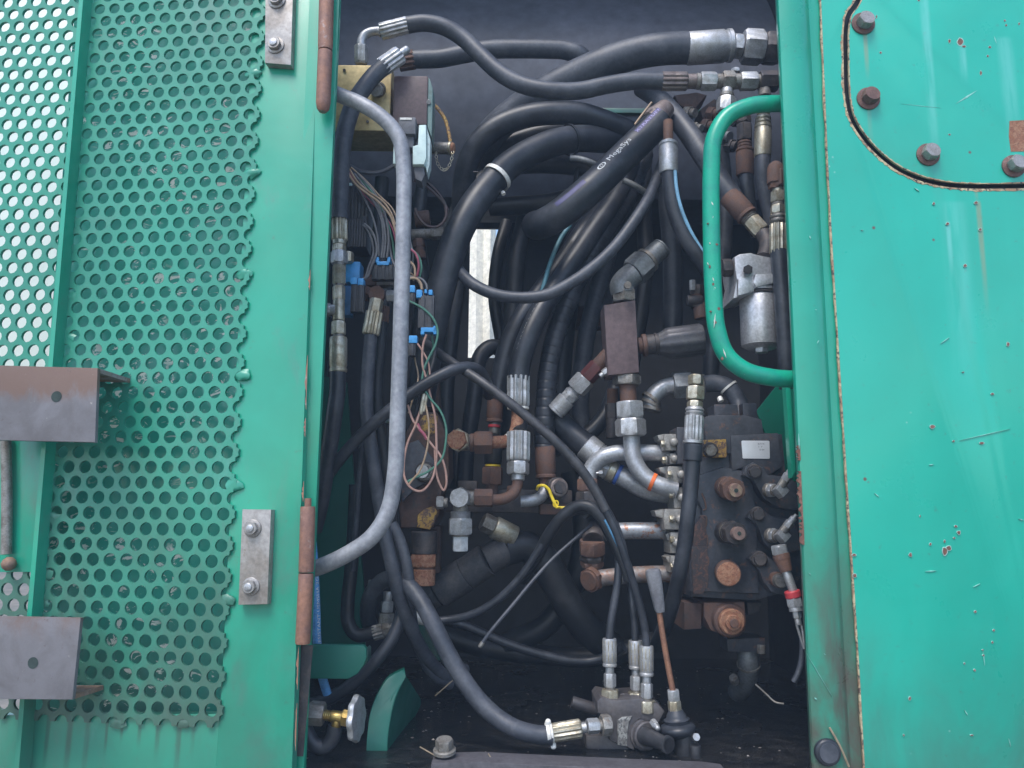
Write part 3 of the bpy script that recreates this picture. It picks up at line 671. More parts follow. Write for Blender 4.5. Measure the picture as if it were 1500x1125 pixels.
# ================================================================== hoses, fittings and wiring, left part
HG = 'hydraulic hoses in the compartment'
def hose(name, label, F, pts, r, mat, cat='hose', group=HG, seg=16, part='hose_tube', wrap=0.0):
    P = [F(*p) for p in pts]; t = thing(name, label, cat, P[-1], group); rm = F.r(r, P[len(P) // 2])
    C = spline(P, 10)
    if wrap:
        L = sum((C[i + 1] - C[i]).length for i in range(len(C) - 1)); n = int(L / .0022) + 2
        C2, acc, j = [], 0, 0
        for k in range(n):
            s = L * k / (n - 1)
            while j < len(C) - 2 and acc + (C[j + 1] - C[j]).length < s: acc += (C[j + 1] - C[j]).length; j += 1
            q = (C[j + 1] - C[j]); C2.append(C[j] + q * min(max((s - acc) / max(q.length, 1e-9), 0), 1))
        rr = rm; rad = lambda s: rr * (1 - (.07 if (s % wrap) < wrap * .18 else 0) - .03 * ((s % wrap) / wrap))
        tube(part, C2, rad, mat, t, seg, raw=True)
    else: tube(part, C, rm, mat, t, seg, raw=True)
    return t
def wire(label, F, pts, r, mat, name='wire', group='loose electrical wires'):
    P = [F(*p) for p in pts]; C = spline(P, 7)
    vs, fs = sweep(C, F.r(r, P[0]), 7); return tag(mk(name, vs, fs, mat, None, 40), label, 'wire', group)
def band(parent, F, c, d, r, w, mat, name='tie_band'):
    """ring round a tube: centre c, direction towards d, in frame coordinates"""
    p, q = F(*c), F(*d); ax = (q - p).normalized(); m = F.r(1, p); w *= m
    n = 26; vs, fs = [], []
    for rr, t in ((r * m, -w), (r * m * 1.08, -w), (r * m * 1.08, w), (r * m, w)):
        u, v = frame_of(ax)
        for k in range(n):
            a = 2 * math.pi * k / n; vs.append(p + ax * t + (u * math.cos(a) + v * math.sin(a)) * rr)
    for i in range(4):
        j = (i + 1) % 4
        for k in range(n): fs.append((i * n + k, i * n + (k + 1) % n, j * n + (k + 1) % n, j * n + k))
    return mk(name, vs, fs, mat, parent, 35)
def solid(parent, name, F, pts, Y, depth, mat, bev=.0015, label=None):
    vs, fs = prism(F, pts, Y, depth, bev); return mk(name, vs, fs, mat, parent, 35, label=label)
def rect(x0, y0, x1, y1): return [(x0, y0), (x1, y0), (x1, y1), (x0, y1)]
def block(parent, name, F, x0, y0, x1, y1, Y, depth, mat, bev=.002):
    return mk(name, *pbox(F, x0, y0, x1, y1, Y, depth, bev), mat, parent, 35)

# grey galvanised bar bent across the left of the opening
gb = thing('guard_bar', 'grey galvanised bent tube bar standing in the left of the opening', 'bar', A(465, 830, .03))
tube('bent_tube', [A(470, 126, .05), A(492, 137, .045), A(530, 153, .035), A(563, 175, .03), A(585, 204, .03), A(591, 245, .03), A(591, 330, .03), A(587, 480, .03), A(583, 600, .03), A(578, 700, .03), A(567, 752, .03), A(543, 788, .03), A(508, 812, .035), A(472, 829, .045), A(445, 838, .06)], 11.6 * mpp(A(585, 450, .03)), GALV, gb, 22)

# --- valve block with coil at the top left
sb = thing('solenoid_block', 'yellow plated valve block with brown coil at the upper left', 'valve', L1(400, 800, .22))
sbk = block(sb, 'block', L1, 225, 395, 545, 798, .22, .1, BRASSB, .003)
fit(sbk, L1, (478, 545, .22), (458, 548, .19), [('ring', 0, .4, 47, ZINCD), ('hex', .4, 1, 42, ZINC)])
for x, y in ((268, 428), (270, 760), (410, 742), (515, 430)): fit(sbk, L1, (x, y, .22), (x, y, .216), [('cyl', 0, 1, 9, ZINCD, 'screw')])
co = block(sb, 'coil', L1, 570, 460, 772, 758, .2, .07, grunge('coil_brown', (.1, .065, .065), (.075, .05, .05), None, .5, 0, 20), .004)
solid(sb, 'coil_frame', L1, [(775, 468), (790, 480), (808, 540), (806, 700), (800, 840), (775, 770)], .205, .05, flat('frame_green_grey', (.12, .2, .19)))
fit(sb, L1, (783, 622, .205), (783, 622, .2), [('cyl', 0, 1, 14, ZINC, 'screw')])
PLG = flat('grey_plug', (.12, .125, .14), .5)
pgc = block(sb, 'plug', L1, 598, 712, 702, 818, .165, .04, PLG, .003)
block(pgc, 'plug_label', L1, 608, 718, 680, 732, .1635, .003, TIEW, .0004)
block(pgc, 'plug_stem', L1, 640, 820, 690, 900, .175, .03, PLG, .002)
wb = thing('terminal_cover', 'pale white plastic terminal cover below the brown coil', 'cover', L1(740, 1060, .18))
solid(wb, 'cover', L1, [(722, 760), (768, 758), (770, 960), (755, 1003), (684, 1004), (684, 890), (716, 880)], .17, .05, WHITEP, .004)
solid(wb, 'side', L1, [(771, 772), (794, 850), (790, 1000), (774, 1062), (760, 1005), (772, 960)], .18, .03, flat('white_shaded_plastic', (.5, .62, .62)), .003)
block(wb, 'tab', L1, 568, 880, 592, 1000, .18, .02, WHITEP)
solid(wb, 'boot', L1, [(686, 1010), (752, 1010), (762, 1060), (740, 1110), (700, 1090)], .18, .04, PLG, .004)
cp = thing('capped_nipple', 'small dull nipple with dust cap chain beside the white cover', 'fitting', L1(870, 905, .3))
fit(cp, L1, (798, 903, .3), (935, 906, .29), [('cyl', .05, .8, 37, ZINCD), ('ring', 0, .12, 34, ZINCY), ('ring', .8, .92, 42, ZINCY), ('dome', .88, 1.05, 35, RUST)])
tube('stay_rod', [L1(820, 640, .34), L1(860, 690, .33), L1(888, 740, .32), L1(918, 872, .3)], L1.r(11, L1(880, 700, .32)), YPAINT, cp, 8)
CP_ = spline([N1(440, 320, .285), N1(447, 400, .28), N1(470, 470, .28), N1(520, 515, .28), N1(560, 505, .28), N1(598, 440, .28), N1(618, 370, .28), N1(625, 300, .285)], 6)
def torus(c, ax, side, R, r, n=12, m=6, el=1.5):
    vs, fs = [], []; b = ax.cross(side).normalized(); side = b.cross(ax)
    for i in range(n):
        a = 2 * math.pi * i / n; d = ax * math.cos(a) * el + b * math.sin(a)
        for k in range(m):
            t = 2 * math.pi * k / m; vs.append(c + d * R + (d.normalized() * math.cos(t) + side * math.sin(t)) * r)
    for i in range(n):
        for k in range(m): fs.append((i * m + k, ((i + 1) % n) * m + k, ((i + 1) % n) * m + (k + 1) % m, i * m + (k + 1) % m))
    return vs, fs
for i in range(0, len(CP_) - 2, 3):
    ax = (CP_[i + 2] - CP_[i]).normalized(); sd = Vector((0, 1, 0)) if (i // 3) % 2 else Vector((.7, .7, .2))
    mk('chain_link', *torus(CP_[i + 1], ax, sd, .0028, .0007), ZINCY, cp, 60)

# --- hoses at the top
t = hose('hydraulic_hose', 'slender grey hose waving across the top from steel elbow to tee fittings', A,
    [(597, 36.5, .24), (622, 33.6, .24), (651, 39.6, .24), (678, 56, .24), (704, 81, .23), (730, 105, .22), (759, 122, .21), (800, 132, .2), (847, 133, .2), (887, 125, .2), (927, 119, .2), (970, 118.7, .2)], 12.6, RUB2)
fit(t, L1, (478, 197, .24), (662, 150, .24), [('taper', -.02, .12, 30, ZINC), ('ferrule', .05, 1, 52, ZINC)])
tube('elbow', [L1(372, 290, .24), L1(374, 250, .24), L1(392, 215, .24), L1(430, 195, .24), L1(490, 188, .24)], L1.r(27, L1(372, 290, .24)), PIPE, t, 16)
fit(t, L1, (372, 395, .25), (372, 275, .24), [('ring', 0, .2, 36, ZINCD), ('hex', .12, .98, 42, ZINC)])
fit(t, C1, (708, 447, .2), (850, 447, .2), [('ferrule', 0, 1, 53, DUSTB)])
tees = thing('tee_chain', 'row of steel tee fittings at the end of the slender top hose', 'fitting', C1(1100, 450, .2))
fit(tees, C1, (848, 447, .2), (1345, 447, .2), [('cyl', 0, .1, 40, DUSTB), ('ring', .1, .15, 44, ZINCD), ('hex', .15, .32, 53, ZINC), ('cyl', .32, .39, 40, ZINCD), ('hex', .39, .52, 56, ZINCD, 'tee_body'), ('cyl', .52, .6, 42, ZINCD), ('hex', .59, .77, 52, ZINC), ('cyl', .77, .81, 38, ZINCD), ('hex', .8, 1, 58, DARKM, 'tee_body')])
fit(tees, C1, (1068, 490, .2), (1063, 615, .2), [('cyl', 0, .45, 33, ZINC), ('ring', .2, .35, 38, ZINCD), ('hex', .42, 1, 54, ZINC)])
fit(tees, C1, (1116, 400, .22), (1116, 380, .22), [('hex', 0, 1, 26, ZINC)])
fit(tees, C1, (1275, 490, .2), (1275, 530, .2), [('cyl', 0, 1, 34, ZINCD)])
t = hose('hydraulic_hose', 'thickest black hose at the top with bright crimped end', A, [(1007, 70, .36), (967, 72, .36), (927, 79, .37), (887, 92, .38), (847, 109, .4), (806, 130, .42), (765, 156, .45), (727, 188, .48), (700, 226, .52), (684, 275, .56)], 22.5, RUB2, seg=22)
fit(t, C1, (843, 268, .36), (1097, 250, .36), [('smooth', 0, 1, 88, ZINC)])
fit(t, C1, (1097, 252, .36), (1345, 268, .36), [('hex', 0, .21, 72, ZINC), ('ring', .2, .25, 58, DARKM), ('hex', .23, .68, 95, ZINC), ('hex', .7, 1.05, 92, DARKM)])
t = hose('hydraulic_hose', 'dull brownish hose behind the slender one at the top', L1, [(690, 362, .5), (760, 360, .5), (850, 356, .5), (1000, 328, .5), (1150, 303, .5), (1350, 298, .5), (1500, 300, .5), (1610, 305, .5), (1700, 335, .5), (1760, 390, .52)], 56, RUB2)
fit(t, L1, (600, 378, .5), (700, 362, .5), [('ferrule', 0, 1, 60, BROWN)])
t = hose('hydraulic_hose', 'hose curving down past the yellow block behind the guard bar', L1, [(515, 402, .17), (455, 455, .165), (390, 535, .155), (330, 625, .15), (290, 735, .15), (262, 860, .15), (248, 1000, .15), (243, 1125, .15), (240, 1240, .15), (238, 1340, .15)], 53, RUB2)
fit(t, L1, (498, 412, .17), (612, 332, .175), [('ferrule', 0, 1, 58, ZINC)])
fit(t, L1, (600, 338, .175), (660, 296, .18), [('cyl', 0, .7, 25, ZINC), ('dome', .6, 1, 24, ZINC)])
fit(t, L2, (240, 285, .15), (240, 430, .15), [('ferrule', 0, 1, 50, ZINCY)])
st = thing('fitting_stack', 'upright stack of plated fittings beside the left jamb', 'fitting', L2(235, 1010, .14))
fit(st, L2, (238, 425, .15), (233, 1020, .14), [('cyl', 0, .05, 42, ZINCY), ('hex', .05, .115, 42, ZINCY), ('hex', .12, .245, 52, ZINC), ('cyl', .24, .27, 40, ZINCD), ('hex', .26, .46, 41, ZINCY), ('ring', .46, .48, 34, ZINCD), ('hex', .48, .62, 38, ZINCY), ('cyl', .62, .83, 36, ZINCY, 'tee_body'), ('hex', .84, .97, 44, ZINCY), ('cyl', .96, 1.02, 34, ZINCD)])
fit(st, L2, (215, 850, .14), (150, 850, .14), [('cyl', 0, .5, 34, ZINC), ('hex', .45, 1, 42, ZINC)])
fit(st, L2, (290, 500, .18), (290, 560, .18), [('hex', 0, 1, 36, ZINCY)])
t = hose('hydraulic_hose', 'black hose dropping below the fitting stack behind the jamb', L3, [(228, 170, .14), (226, 300, .14), (207, 450, .14), (186, 600, .15), (166, 720, .16), (148, 850, .17), (120, 1010, .18), (85, 1150, .2)], 50, RUB)
fit(t, L2, (232, 1018, .14), (230, 1232, .14), [('smooth', 0, 1, 54, ZINCY)])
# --- electrical pieces
rb = thing('ribbed_coil', 'black ribbed coil housing behind the wires at the left', 'coil', L2(340, 470, .2))
for (x0, y0, x1, y1, Y) in ((262, 85, 412, 300, .2), (288, 290, 402, 470, .19)):
    hsg = block(rb, 'housing', L2, x0, y0, x1, y1, Y, .06, PLAST, .003)
    n = 7
    for i in range(n):
        x = x0 + (x1 - x0) * (i + .3) / n; block(hsg, 'rib', L2, x, y0 + 6, x + (x1 - x0) / n * .45, y1 - 6, Y - .004, .006, PLAST, .0008)
block(rb, 'label', L2, 275, 74, 312, 92, .198, .01, WHITEP, .0005)
solid(rb, 'boot', L2, [(345, 285), (400, 275), (415, 330), (385, 335)], .19, .02, RUB3)
def connector(label, F, body, seals, Y, ribs=2, mat=PLAST, name='wire_connector'):
    t = thing(name, label, 'connector', F((body[0] + body[2]) / 2, body[3], Y), 'sealed wire connectors')
    x0, y0, x1, y1 = body; bd = block(t, 'body', F, x0, y0, x1, y1, Y, .018, mat, .0015)
    for i in range(ribs):
        x = x0 + (x1 - x0) * (i + .5) / ribs; w = (x1 - x0) / ribs * .22; block(bd, 'rib', F, x - w, y0 + 5, x + w, y1 - 3, Y - .003, .004, mat, .0008)
    for s in seals: block(t, 'seal', F, *s, Y - .003, .022, BLUEP, .0015)
    return t
connector('black connector under a blue seal beside the big blue block', L2, (310, 690, 382, 862), [(306, 650, 345, 692), (350, 655, 384, 698)], .16)
connector('dark connector hanging under a blue seal just left of the guard bar', L2, (436, 572, 572, 665), [(458, 525, 478, 560), (528, 525, 548, 560), (466, 552, 540, 576)], .17, 3, RUB3)
connector('grey connector clipped between two blue ends right of the guard bar', L2, (722, 760, 812, 960), [(708, 725, 742, 775), (757, 722, 772, 748), (782, 725, 805, 758), (735, 955, 830, 985), (812, 945, 832, 998), (734, 975, 756, 1000)], .15, 2, flat('connector_grey', (.075, .075, .08)))
connector('small dark connector with blue top touching the guard bar', L2, (664, 742, 700, 815), [(662, 698, 698, 742)], .15, 1)
connector('lowest small connector with blue top near the guard bar', L2, (660, 1050, 702, 1130), [(662, 1005, 712, 1052)], .15, 1)
bb = thing('blue_block', 'square blue plastic block beside the plated fitting stack', 'block', L2(300, 880, .19))
block(bb, 'upper', L2, 276, 553, 360, 680, .19, .04, BLUEP, .002); block(bb, 'lower', L2, 262, 700, 306, 880, .195, .03, flat('blue_dirty', (.06, .2, .42)), .002)
# background fittings on the left
bf = thing('brown_fittings', 'cluster of dull brown elbows behind the guard bar', 'fitting', L2(470, 760, .24))
fit(bf, L2, (380, 680, .24), (470, 680, .24), [('hex', 0, 1, 46, BROWN)])
fit(bf, L2, (470, 685, .23), (580, 685, .23), [('hex', 0, .9, 32, ZINCD), ('cyl', .8, 1.4, 24, ZINCD)])
fit(bf, L2, (475, 765, .24), (465, 750, .19), [('cyl', 0, .5, 46, BROWN), ('hex', .5, 1, 54, BROWN)])
fit(bf, L2, (385, 740, .24), (430, 760, .24), [('hex', 0, 1, 50, BROWN)])
fit(bf, L2, (528, 765, .21), (575, 765, .21), [('hex', 0, 1, 38, ZINC)])
t = hose('hydraulic_hose', 'grey hose with plated ferrule falling behind the guard bar', L2, [(432, 990, .19), (420, 1125, .19), (408, 1300, .19), (404, 1450, .19), (420, 1600, .19), (448, 1800, .19), (478, 2000, .2), (512, 2200, .2), (560, 2420, .2), (610, 2620, .22), (680, 2800, .25), (780, 2980, .3), (900, 3090, .36), (1000, 3040, .42)], 42, RUB2)
fit(t, L2, (468, 785, .19), (452, 868, .19), [('hex', 0, .95, 42, ZINCY)])
fit(t, L2, (454, 862, .19), (428, 1005, .19), [('taper', -.1, .1, 30, ZINCY), ('ferrule', 0, 1, 54, ZINCY)])
t = hose('hydraulic_hose', 'dark hose half hidden behind the grey hose at the left', L2, [(500, 900, .24), (490, 1050, .24), (470, 1250, .24), (470, 1450, .24), (500, 1700, .25), (530, 1950, .26), (560, 2200, .28), (590, 2450, .3)], 38, RUB3)
fit(t, L2, (500, 830, .24), (495, 930, .24), [('ferrule', 0, 1, 46, BROWN)])
t = hose('small_tube', 'slim pale grey tube running down beside the left wall', L3, [(385, 540, .27), (375, 660, .27), (360, 850, .27), (345, 1050, .27), (330, 1250, .28), (320, 1400, .29)], 17, RUB2)
t = hose('small_tube', 'twin thin grey tube behind the bar nearest the left wall', L3, [(440, 560, .23), (462, 700, .23), (488, 880, .23), (510, 1060, .23), (540, 1200, .24)], 14, RUB2)
t = hose('hydraulic_hose', 'hose arching over from the left jamb to the centre fittings', L3, [(60, 1010, .22), (105, 935, .2), (160, 830, .18), (265, 690, .16), (400, 545, .15), (540, 425, .14), (680, 315, .14), (820, 228, .14), (940, 172, .15), (1030, 160, .17), (1095, 185, .2), (1135, 250, .24), (1150, 330, .3)], 37, RUB)
# --- lower left
t = hose('hydraulic_hose', 'black hose bending to an elbow fitting low at the left', L4, [(303, -120, .3), (296, 50, .3), (283, 250, .3), (268, 400, .3), (272, 490, .3), (310, 540, .3), (390, 530, .3)], 30, RUB3)
fit(t, L4, (380, 533, .3), (470, 508, .3), [('ferrule', 0, .5, 34, ZINCD), ('hex', .5, .85, 30, ZINCD), ('cyl', .85, 1.1, 22, ZINCD)])
lf = thing('plated_union', 'pair of plated unions between crossing hoses low at the left', 'fitting', L4(440, 480, .32))
fit(lf, L4, (378, 300, .34), (370, 350, .34), [('hex', 0, 1, 20, ZINC)])
fit(lf, L4, (445, 350, .32), (435, 500, .32), [('cyl', 0, .3, 20, ZINC), ('hex', .28, .6, 28, ZINC), ('hex', .62, 1, 36, ZINCD)])
t = hose('hydraulic_hose', 'long grey hose looping from the left down to the lever valve', L4, [(1170, 984, .13), (1085, 975, .13), (1000, 950, .13), (920, 900, .14), (850, 835, .15), (775, 735, .16), (705, 615, .17), (640, 485, .18), (585, 385, .2), (530, 320, .22), (470, 292, .25), (410, 310, .28), (368, 370, .3), (356, 450, .33), (372, 520, .36)], 38, RUB2)
fit(t, C4, (95, 948, .13), (275, 918, .13), [('ring', -.02, .06, 48, TIEW), ('ferrule', .05, .86, 47, ZINCY), ('cyl', .85, 1, 26, ZINC)])
band(t, C4, (82, 950, .13), (180, 935, .13), 45, 9, TIEW)
fit(t, C4, (75, 905, .13), (82, 880, .125), [('dome', 0, 1, 15, TIEW, 'tie_head')]); fit(t, C4, (105, 1000, .13), (108, 1030, .125), [('dome', 0, 1, 14, TIEW, 'tie_head')])
t = hose('hydraulic_hose', 'hose running back to the lower left under the green bracket', L4, [(505, 440, .25), (488, 500, .24), (455, 570, .23), (395, 650, .22), (315, 735, .22), (230, 795, .22), (150, 835, .22), (90, 850, .22)], 29, RUB)
t = hose('hydraulic_hose', 'hose passing upright just right of the guard bar foot', L4, [(462, 50, .21), (500, 130, .21), (525, 220, .21), (540, 320, .22), (545, 420, .24), (560, 520, .27), (600, 640, .3), (650, 720, .33), (720, 760, .36)], 24, RUB2)
t = hose('hydraulic_hose', 'thin glossy hose rising to the right from a pale ferrule', L4, [(660, 478, .3), (720, 472, .3), (800, 455, .29), (880, 418, .28), (960, 358, .27), (1040, 270, .26), (1110, 165, .25), (1160, 90, .24), (1215, 25, .23), (1270, -5, .22), (1320, -8, .21)], 18, RUB)
fit(t, L4, (548, 458, .31), (665, 480, .3), [('smooth', 0, .6, 28, TIEW), ('cyl', .55, 1, 20, RUB3)])
t = thing('tie_strap', 'pale thin strap end hanging diagonally across the middle bottom', 'strap', L4(850, 592, .2))
tube('strap', [L4(852, 586, .2), L4(900, 520, .2), L4(1000, 400, .21), L4(1100, 280, .22), L4(1180, 195, .23), L4(1340, 55, .24)], L4.r(8, L4(900, 500, .2)), RUB2, t, 8)
fit(t, L4, (862, 573, .2), (846, 596, .2), [('dome', 0, 1, 10, ZINCD, 'strap_tip')])
t = hose('hydraulic_hose', 'dark hose sagging low across the floor at the back', L4, [(720, 480, .45), (800, 505, .45), (900, 550, .45), (1000, 590, .45), (1140, 632, .45), (1250, 655, .45), (1340, 655, .45), (1420, 630, .44), (1480, 590, .42)], 20, RUB)
sh = thing('sleeved_hose', 'thick hose in a jointed grey sleeve sloping up at centre bottom', 'hose', L4(600, 370, .42), HG)
SLV = grunge('nylon_sleeve', (.055, .055, .06), (.085, .08, .08), (.11, .1, .095), .7, 0, 30, (.4, .65), (.6, .75), .1, .25)
C = [L4(590, 385, .44), L4(665, 350, .43), L4(790, 270, .42), L4(880, 210, .41), L4(975, 160, .41)]
for i, (a, b) in enumerate(zip(C, C[1:])):
    m = L4.r(1, a); r = (62, 74, 72, 66)[i] * m; mk('sleeve_joint', *lathe(a, b, [(0, r * .93), (.03, r), (.9, r * 1.01), (.97, r), (1, r * .9)], 26), SLV, sh, 40)
tube('hose_tube', [L4(960, 165, .41), L4(1040, 150, .42), L4(1110, 190, .43), L4(1180, 300, .44), L4(1250, 420, .45), L4(1330, 520, .47), L4(1430, 600, .5)], L4.r(70, L4(1040, 150, .42)), RUB3, sh, 22)
fit(sh, L4, (860, 40, .38), (1000, 110, .4), [('hex', 0, .35, 42, ZINCD), ('cyl', .35, 1, 50, ZINCY)])
# green pieces low on the left
gbk = thing('green_bracket', 'short green folded bracket poking out beside the left jamb', 'bracket', L4(220, 735, .1))
PBRK = paint('green_paint_shaded', (.005, .14, .1), (.004, .1, .07), (-.3, .12, .8, (.02, .045, .038)), 0, 0, .05, .5, 31, coat=.0)  # darker copy of the green paint, shade put into its colour
solid(gbk, 'plate', L4, [(60, 583), (335, 586), (350, 600), (352, 640), (338, 675), (310, 712), (270, 735), (60, 733)], .11, .012, PBRK, .003)
solid(gbk, 'lip', L4, [(352, 596), (358, 606), (358, 650), (345, 672), (336, 676), (350, 640)], .118, .03, PIN, .002)
gg = thing('green_gusset', 'oil stained green gusset rising from the floor at the left', 'gusset', L4(430, 1080, .14))
P = [L4(350, 1060, .14)] + spline([L4(352, 1000, .14), L4(366, 890, .16), L4(400, 800, .18), L4(446, 730, .2), L4(518, 690, .22)], 5) + spline([L4(524, 722, .22), L4(492, 780, .2), L4(462, 870, .16), L4(444, 980, .142), L4(440, 1062, .14)], 5)
vs, fs = prism(None, P, 0, .02, .001, Vector((-.15, 1, 0)).normalized()); mk('front_edge', vs, fs, PBRK, gg, 30)
P = spline([L4(442, 1062, .141), L4(446, 980, .143), L4(464, 870, .161), L4(494, 780, .201), L4(526, 722, .221)], 5) + spline([L4(560, 775, .32), L4(590, 845, .4), L4(560, 905, .38), L4(500, 985, .25)], 4)
vs = P + [p + Vector((-.008, .003, 0)) for p in P]; n = len(P)
fs = [tuple(range(n)), tuple(range(2 * n - 1, n - 1, -1))] + [(i, (i + 1) % n, n + (i + 1) % n, n + i) for i in range(n)]
mk('side', vs, fs, PBRK, gg, 30)
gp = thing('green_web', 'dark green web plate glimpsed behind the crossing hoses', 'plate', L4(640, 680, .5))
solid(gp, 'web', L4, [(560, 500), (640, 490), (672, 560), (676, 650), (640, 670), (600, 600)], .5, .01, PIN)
bh = thing('blue_printed_hose', 'blue striped hose with white lettering beside the lower hinge', 'hose', L4(170, 790, .13), HG)
BLUEH = grunge('blue_print', (.1, .32, .62), (.08, .24, .5), (.05, .12, .25), .5, 0, 40, (.4, .65), (.6, .75), .1, .1)
tube('hose_tube', [L4(105, 60, .16), L4(118, 200, .155), L4(128, 400, .15), L4(134, 580, .15), L4(150, 700, .15), L4(178, 800, .16)], L4.r(19, L4(128, 400, .15)), BLUEH, bh, 16)
def lettering(parent, s, a, b, size, mat, up, name='lettering', flip=False):
    """printed letters on the line a-b (world points) rising along up"""
    cu = bpy.data.curves.new('letters', 'FONT'); cu.body = s; cu.size = 1.0; cu.resolution_u = 2
    ob = bpy.data.objects.new('letters', cu); COL.objects.link(ob)
    me = bpy.data.meshes.new_from_object(ob); bpy.data.objects.remove(ob); bpy.data.curves.remove(cu)
    xs = [v.co.x for v in me.vertices]; x0, x1 = min(xs), max(xs); d = b - a; up = (up - d * (up.dot(d) / d.dot(d))).normalized()
    vs = [a + d * ((v.co.x - x0) / (x1 - x0)) + up * (v.co.y * size) for v in me.vertices]; fs = [tuple(p.vertices) for p in me.polygons]
    bpy.data.meshes.remove(me)
    return mk(name, vs, fs, mat, parent, 0)
PRINT = flat('white_print', (.7, .72, .72), .6)
def print_on(parent, C, r, s0, s1, th0, size, text, mat, name='lettering', up=1):
    """letters wrapped on a hose: centre line C, from arc length s0 to s1, th0 = angle from the side that faces the viewer"""
    cu = bpy.data.curves.new('letters', 'FONT'); cu.body = text; cu.size = 1.0; cu.resolution_u = 2
    ob = bpy.data.objects.new('letters', cu); COL.objects.link(ob)
    me = bpy.data.meshes.new_from_object(ob); bpy.data.objects.remove(ob); bpy.data.curves.remove(cu)
    bm = bmesh.new(); bm.from_mesh(me); bmesh.ops.triangulate(bm, faces=bm.faces); bmesh.ops.subdivide_edges(bm, edges=[e for e in bm.edges if e.calc_length() > .25], cuts=1); bm.verts.index_update()
    xs = [v.co.x for v in bm.verts]; x0, x1 = min(xs), max(xs)
    def at(s):
        for i in range(len(C) - 1):
            l = (C[i + 1] - C[i]).length
            if s <= l or i == len(C) - 2: return C[i] + (C[i + 1] - C[i]) * (s / l), (C[min(i + 2, len(C) - 1)] - C[max(i - 1, 0)]).normalized()
            s -= l
    vs = []
    for v in bm.verts:
        p, T = at(s0 + (s1 - s0) * (v.co.x - x0) / (x1 - x0)); c = (CAMP - p); c = (c - T * c.dot(T)).normalized(); sd = c.cross(T) * up
        a = th0 + (v.co.y - .35) * size / r; vs.append(p + (c * math.cos(a) + sd * math.sin(a)) * (r + .0007))
    fs = [tuple(v.index for v in f.verts) for f in bm.faces]; bm.free(); bpy.data.meshes.remove(me)
    return mk(name, vs, fs, mat, parent, 0)
print_on(bh, spline([L4(150, 700, .15), L4(134, 580, .15), L4(128, 400, .15), L4(118, 200, .155)], 10), L4.r(19, L4(128, 400, .15)), .02, .165, -.55, .0075, 'FIRE RESISTANT USMSHA 2G', PRINT)
# brass drain valve
bv = thing('drain_valve', 'brass drain valve with toothed handwheel at the lower left', 'valve', L4(220, 1000, .07))
fit(bv, L4, (98, 882, .07), (165, 888, .07), [('hex', 0, 1, 52, ZINCD)])
fit(bv, L4, (150, 890, .07), (300, 912, .07), [('thread', 0, .35, 24, BRASS), ('cyl', .3, .68, 26, BRASS), ('hex', .62, .95, 38, BRASS), ('cyl', .9, 1.1, 16, BRASS)])
c = L4(306, 907, .07); ax = (Vector((.985, -.15, .03))).normalized(); m = L4.r(1, c)
u, v = frame_of(ax); vs, fs = [], []; n = 48
for rr, t_ in ((30, -.4), (70, -.4), (92, -.3), (97, 0), (92, .3), (70, .4), (30, .35)):
    for k in range(n):
        a = 2 * math.pi * k / n; q = rr * (1 + (.06 * math.cos(8 * a) if rr > 80 else 0)); vs.append(c + ax * t_ * 42 * m + (u * math.cos(a) + v * math.sin(a)) * q * m)
for i in range(6):
    for k in range(n): fs.append((i * n + k, i * n + (k + 1) % n, (i + 1) * n + (k + 1) % n, (i + 1) * n + k))
fs.append(tuple(range(n))); fs.append(tuple(range(6 * n, 7 * n))); mk('handwheel', vs, fs, ZINC, bv, 40)
fit(bv, L4, (215, 950, .07), (222, 905, .07), [('cyl', 0, 1, 22, BRASS)])
t = hose('drain_hose', 'short black hose hooking up into the brass drain valve', L4, [(60, 890, .08), (85, 960, .075), (120, 1020, .07), (165, 1030, .07), (200, 995, .07), (214, 940, .07)], 33, RUB)
# sill plate with bolt
sl_ = thing('sill_plate', 'dusty grey steel sill plate along the bottom of the opening', 'sill', A(800, 1140, .02))
P = [A(x, y + 17, .03) for x, y in ((632, 1101), (700, 1099), (935, 1110), (1040, 1114), (1100, 1122), (1100, 1170), (600, 1170), (630, 1115))]
SILL = grunge('sill_steel', (.1, .095, .105), (.075, .07, .078), (.13, .11, .1), .6, .2, 20, (.4, .65), (.6, .75), .12, .2)
vs, fs = prism(None, P, 0, .055, .003, Vector((0, 1, 0))); slp = mk('plate', vs, fs, SILL, sl_, 35)
fit(slp, L4, (694, 1062, .06), (692, 998, .055), [('ring', .05, .35, 50, ZINCD, 'bolt_flange'), ('hex', .3, 1, 40, ZINCD, 'bolt_head')])
# wires
PINK, WGRN, WTAN, WGRY, WRED = (flat(n, c, .5) for n, c in (('wire_pink', (.45, .27, .22)), ('wire_green', (.08, .22, .16)), ('wire_tan', (.42, .3, .2)), ('wire_grey', (.17, .17, .18)), ('wire_magenta', (.36, .09, .13))))
wire('tan wire curving from the ribbed coil behind the bar', L2, [(285, 5, .16), (335, 80, .16), (400, 135, .155), (475, 190, .15), (545, 270, .15), (578, 360, .15), (600, 450, .15)], 7, WTAN)
wire('second tan wire following the first just below it', L2, [(300, -10, .165), (350, 70, .16), (420, 130, .16), (500, 185, .155), (550, 250, .15), (580, 330, .15)], 6, WTAN)
wire('grey wire dropping straight into the middle of the blue seal', L2, [(330, 20, .17), (400, 110, .165), (470, 200, .16), (505, 300, .16), (520, 420, .16), (508, 530, .165)], 7, WGRY)
wire('grey wire dropping into the left of the blue seal', L2, [(320, 30, .175), (410, 140, .165), (460, 210, .16), (495, 300, .16), (505, 420, .16), (495, 530, .165)], 7, WGRY)
wire('grey wire dropping into the right of the blue seal', L2, [(345, 15, .17), (440, 120, .165), (500, 220, .16), (530, 330, .16), (538, 430, .16), (528, 530, .165)], 7, WGRY)
